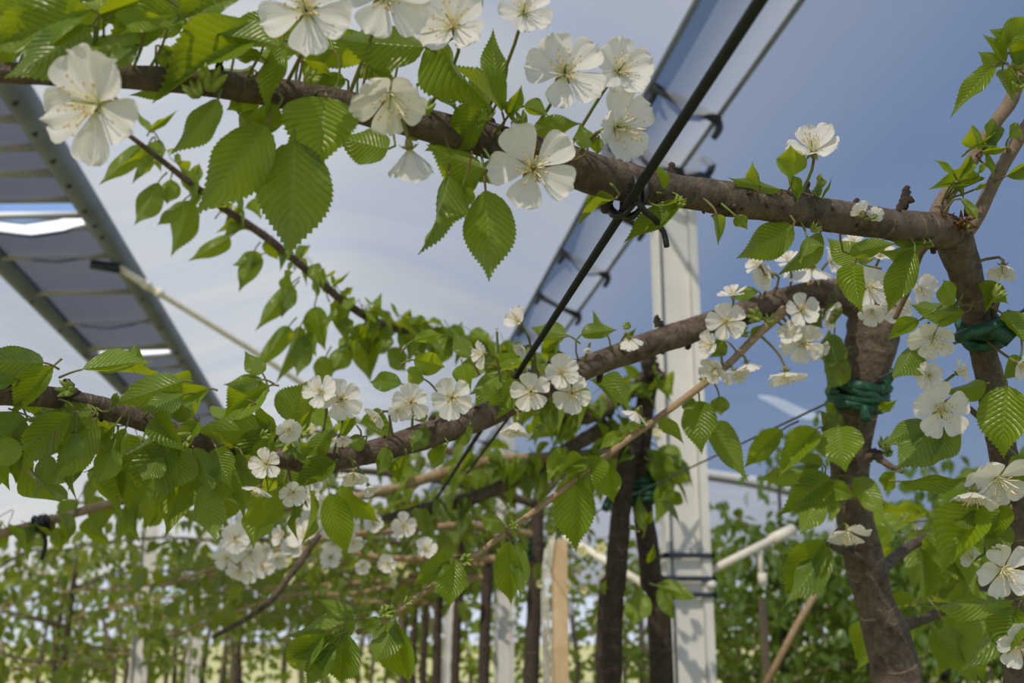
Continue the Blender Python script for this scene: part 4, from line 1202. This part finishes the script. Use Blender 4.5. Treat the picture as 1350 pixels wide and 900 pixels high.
C_BL = [(310, 708, 46, (.2, 0, 1), .3), (300, 735, 42, (-.2, -.3, .9), .3), (330, 728, 44, (.2, -.4, .8), .35), (316, 750, 38, (0, -.6, .7), .4), (402, 655, 44, (.2, .2, .9), .3), (428, 662, 36, (-.3, -.2, .8), .4), (438, 690, 44, (.3, -.4, .8), .3), (405, 708, 56, (-.3, .75, .4), .25), (372, 706, 34, (-.6, .1, .5), .5), (465, 712, 36, (.2, -.5, .7), .4), (436, 735, 34, (0, .3, .8), .4), (345, 745, 38, (.3, .1, .8), .3), (350, 722, 36, (-.3, -.3, .8), .4), (532, 692, 38, (.2, 0, .9), .25), (560, 724, 36, (.3, .4, .6), .4), (415, 640, 34, (-.3, .3, .8), .4), (372, 640, 30, (.4, -.2, .7), .4), (478, 745, 26, (.1, -.2, .8), .4), (355, 668, 34, (-.2, .1, .9), .3), (325, 690, 36, (.3, .2, .8), .3), (452, 668, 38, (.2, -.2, .9), .3), (412, 682, 40, (-.1, -.3, .9), .35), (392, 690, 34, (-.4, .1, .7), .4), (385, 722, 36, (.1, .5, .7), .3), (458, 694, 36, (.4, -.1, .8), .3), (492, 690, 32, (.1, .3, .8), .4), (512, 742, 30, (-.2, .1, .9), .3), (440, 715, 34, (.1, -.6, .7), .35), (330, 755, 34, (-.3, -.2, .8), .4), (365, 735, 32, (.3, -.3, .8), .4), (830, 430, 20, (0, 1, 0), .5)]
for i, (x, y, dm, fc, cup) in enumerate(C_BL[:-1]):
    TC.blossom(x, y, dm, fc, cup, 1.22 + .004 * i, None, i % 2, .08)
TC.finish()

# ================================================================== further trees of the same row and their arms
XROW = 0.445


def row_tree(y, label, arm, n, per, Lr, seed, stuff=False, thick=1.0, right=True, nb=0, group=None, x0=None, spread=.05):
    global R
    R = random.Random(seed)
    x0 = XROW if x0 is None else x0
    group = 'cherry trees of the orchard rows'
    T = Tree(Vector((x0, y, 0)), label, group)
    h = 1.95 + R.uniform(-.08, .1)
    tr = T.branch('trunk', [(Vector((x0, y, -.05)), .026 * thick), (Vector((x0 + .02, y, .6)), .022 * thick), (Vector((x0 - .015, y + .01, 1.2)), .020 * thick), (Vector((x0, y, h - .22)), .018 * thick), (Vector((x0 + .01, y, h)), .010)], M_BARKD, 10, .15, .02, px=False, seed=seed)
    paths = []
    for k, (dx, dy, dz, lv) in enumerate(arm):
        p0 = Vector((x0, y, lv))
        pts = [(p0, .012)]
        for q in range(1, 6):
            t = q / 5
            pts.append((p0 + Vector((dx * t, dy * t, dz * t + .05 * math.sin(3.1 * t) + R.uniform(-.02, .02))), .011 * (1 - .65 * t)))
        paths.append(T.branch('branch', pts, M_TWIG if k % 2 else M_BARK, 7, .1, .03, px=False, seed=seed + k))
    tot = n
    for p in paths:
        T.fill(p, .06, 1, max(3, tot // len(paths)), per, Lr, .7, .8, LOW, stuff, .4, spread)
    for i in range(nb):
        p = R.choice(paths)
        q, r = p[R.randrange(len(p) // 4, len(p))]
        for k in range(4):
            T.far_blossom(q + Vector((R.gauss(0, .03), R.gauss(0, .03), -.03 + R.gauss(0, .025))), .03)
    T.finish()
    return T


TD = row_tree(2.75, 'cherry tree with thin dark trunk left of the wooden stake', [(-1.0, -.35, .0, 1.80), (-.85, -.3, -.12, 1.72), (-.7, .2, .12, 1.86), (-.9, .3, -.05, 1.66), (.4, .2, .25, 1.8)], 90, 3, (.042, .062), 21, nb=9, spread=.07)
for i in range(16):
    TD.far_blossom(at(R.gauss(775, 26), R.gauss(775, 30), 2.6 + R.uniform(-.05, .05)), .034)
row_tree(3.75, 'cherry tree behind the thin dark trunk, its blurred arms spreading left', [(-1.3, -.3, .05, 1.82), (-1.2, -.1, -.1, 1.70), (-.9, .3, .1, 1.85), (-1.1, .25, -.2, 1.66), (.5, .1, .2, 1.75)], 130, 3, (.048, .07), 22, nb=6, spread=.08)
row_tree(4.8, 'blurred cherry tree in the row between the stake and the far post', [(-1.5, -.4, .0, 1.80), (-1.5, .3, -.1, 1.68), (-1.1, .1, .1, 1.9), (.5, .1, .2, 1.75)], 170, 3, (.05, .075), 23, nb=5, spread=.09)
for k, y in enumerate((5.9, 7.0, 8.2, 9.6)):
    row_tree(y, 'far blurred cherry tree under the milky film, %s' % ('first beyond the leafy arms', 'second beyond the leafy arms', 'third beyond the leafy arms', 'last one before the pale ground')[k],
             [(-1.6, -.3, .0, 1.75), (-1.5, .3, -.1, 1.62), (.3, .1, .1, 1.75), (-1.0, 0, .15, 1.85)], 170, 3, (.06, .085), 30 + k, True, 1.1, nb=4, spread=.10)

# row beyond the right side: leafy trees under the blue film
rowR = [(2.05, 5.2, 'bushy cherry tree right of the broad post with a thin leafy top shoot', .28), (2.75, 5.0, 'dense dark green tree under the white brace rod', .1), (3.3, 4.7, 'shaded bushy tree between the brace rod and the mottled trunk', .0), (3.1, 6.4, 'second bushy tree behind the brace rod, deeper in shade', .0),
        (3.6, 4.2, 'leafy tree seen behind the mottled trunk at lower right', -.05), (3.4, 3.4, 'leafy tree behind the nearest dark trunk at the right edge', .1), (2.3, 7.6, 'far leafy tree just right of the broad steel post', .0), (3.9, 7.8, 'far dense tree at the end of the right row', .05)]
for k, (x, y, lb, ex) in enumerate(rowR):
    arms = [(-.5, -.2, .1, 1.5), (.5, .1, .1, 1.5), (-.4, .2, .05, 1.2), (.45, -.2, .05, 1.25), (-.3, -.3, .1, .95), (.1, -.4, .2, 1.6), (.05, .1, .45 + ex, 1.75), (-.25, -.1, .3, 1.7)]
    T = row_tree(y, lb, arms, 300, 4, (.055, .085), 50 + k, False, 1.2, nb=5, x0=x, spread=.15)

# row beyond the left side, thin and half bare
for k, (x, y, lb) in enumerate([(-2.0, 6.2, 'half bare tree at the far lower left, nearest to the left edge'), (-1.9, 8.0, 'half bare tree behind the nearer left steel post'), (-2.4, 9.8, 'distant thin tree at far left beyond the steel posts'), (-1.1, 11.6, 'distant leafy tree between the left steel posts and the row')]):
    row_tree(y, lb, [(-.8, -.3, .1, 1.5), (.8, .2, .12, 1.55), (.9, -.3, -.1, 1.35), (-.5, .3, .2, 1.7), (.6, .4, .2, 1.75), (.5, -.2, .1, 1.2)], 110, 3, (.06, .085), 80 + k, True, 1.2, x0=x, spread=.12)
# far hedge of orchard rows that closes the view
mbx = MB()
R = random.Random(99)
for i in range(9000):
    p = Vector((R.uniform(-16, 18), R.uniform(14, 20), R.uniform(.75, 2.7)))
    s_ = R.uniform(.12, .22)
    a = Vector((R.uniform(-1, 1), R.uniform(-1, 1), R.uniform(-1, .4))).normalized() * s_
    b = a.cross(Vector((R.uniform(-1, 1), -1, R.uniform(-1, 1)))).normalized() * s_ * .35
    c = a * .5 + Vector((0, 0, s_ * .1))
    mbx.add([p, p + c + b, p + a, p + c - b, p + c + Vector((0, 0, s_ * .06))], [(0, 1, 4), (1, 2, 4), (2, 3, 4), (3, 0, 4)], [(0, 0)] * 5)
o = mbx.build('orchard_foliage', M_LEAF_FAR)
tag(o, 'distant blurred foliage of the orchard rows behind everything', 'foliage', kind='stuff')


mbx = MB()
for i in range(150):
    x_, y_ = R.uniform(-12, 14), R.uniform(12, 20)
    tube(mbx, [(Vector((x_, y_, -.05)), .035), (Vector((x_ + R.uniform(-.1, .1), y_, 1.0)), .03), (Vector((x_ + R.uniform(-.2, .2), y_, 1.9)), .015)], 6)
tag(mbx.build('orchard_stems', M_BARK), 'distant blurred trunks of the orchard rows behind everything', 'trunks', kind='stuff')


# ------------------------------------------------------------------ ties and hooks (tied on: things of their own)
def wrap_tie(name, c, axis, r, turns, hgt, thick, mat, label, tails, px_seed=0):
    root = empty(name, c)
    tag(root, label, 'tie')
    axis = axis.normalized()
    u = axis.orthogonal().normalized()
    v = axis.cross(u)
    rr = random.Random(px_seed)
    for t in range(turns):
        m = MB()
        off = hgt * (t / max(1, turns - 1) - .5)
        tl = rr.uniform(-.35, .35)
        pts = []
        for k in range(25):
            an = 2 * math.pi * k / 24
            pts.append((c + (u * math.cos(an) + v * math.sin(an)) * (r + thick * .5) + axis * (off + tl * r * math.sin(an + t)), thick * (1 + .25 * math.sin(an * 3 + t))))
        tube(m, pts, 7, .18, t * 2.0, 300)
        m.build('wrap', mat, root)
    for pts, rad in tails:
        m = MB()
        tube(m, spline([(p, rad) for p in pts], .003), 8, .1, 1, 200)
        m.build('tail', mat, root)
    return root


ax2 = (at(1152, 430, .9) - at(1126, 560, .91))
wrap_tie('plant_tie', at(1132, 518, .905), ax2, .0195, 5, .016, .0042, M_TIE, 'green plastic tie wound round the mottled trunk', [([at(1160, 520, .885), at(1172, 500, .884), at(1178, 488, .88)], .0032), ([at(1104, 515, .89), at(1096, 519, .888), at(1100, 512, .886)], .0028), ([at(1142, 535, .882), at(1140, 548, .88), at(1144, 555, .88)], .004)], 1)
ax1 = (at(1283, 400, .66) - at(1298, 470, .68))
wrap_tie('plant_tie', at(1293, 436, .671), ax1, .0085, 4, .010, .0033, M_TIE, 'green plastic tie on the nearest trunk with a hollow tube end', [([at(1262, 446, .655), at(1280, 438, .65), at(1315, 428, .65), at(1332, 415, .655)], .0036), ([at(1305, 432, .652), at(1322, 440, .65), at(1334, 449, .648)], .0048)], 2)
wrap_tie('plant_tie', at(848, 648, 1.73), Vector((0, 0, 1)), .016, 4, .03, .006, M_TIE, 'dark green tie on the right one of the two dark stems', [([at(825, 640, 1.7), at(805, 655, 1.69), at(797, 672, 1.68)], .006)], 3)
wrap_tie('plant_tie', at(690, 727, 2.75), Vector((0, 0, 1)), .021, 3, .04, .007, M_TIE, 'small green tie on the thin trunk left of the stake', [], 4)
# the black twist that hangs the branch on the cable, and its loose end
wrap_tie('cable_hook', at(829, 258, .492), (at(850, 246, .5) - at(790, 232, .487)), .0088, 2, .006, .0016, M_TIEK, 'black twist tie with loose end holding the top branch to the cable',
         [([at(838, 262, .478), at(850, 278, .480), at(866, 292, .49), at(875, 306, .492), at(879, 325, .49)], .0014)], 5)
wrap_tie('plant_tie', at(54, 690, 1.30), (at(60, 688, 1.31) - at(0, 703, 1.28)), .0065, 3, .012, .003, M_TIEK, 'black knotted tie with hanging end on the thin branch at left', [([at(54, 695, 1.29), at(60, 715, 1.29), at(55, 737, 1.29)], .0026)], 6)

for o in bpy.data.objects:
    if '_b' in o:
        del o['_b']
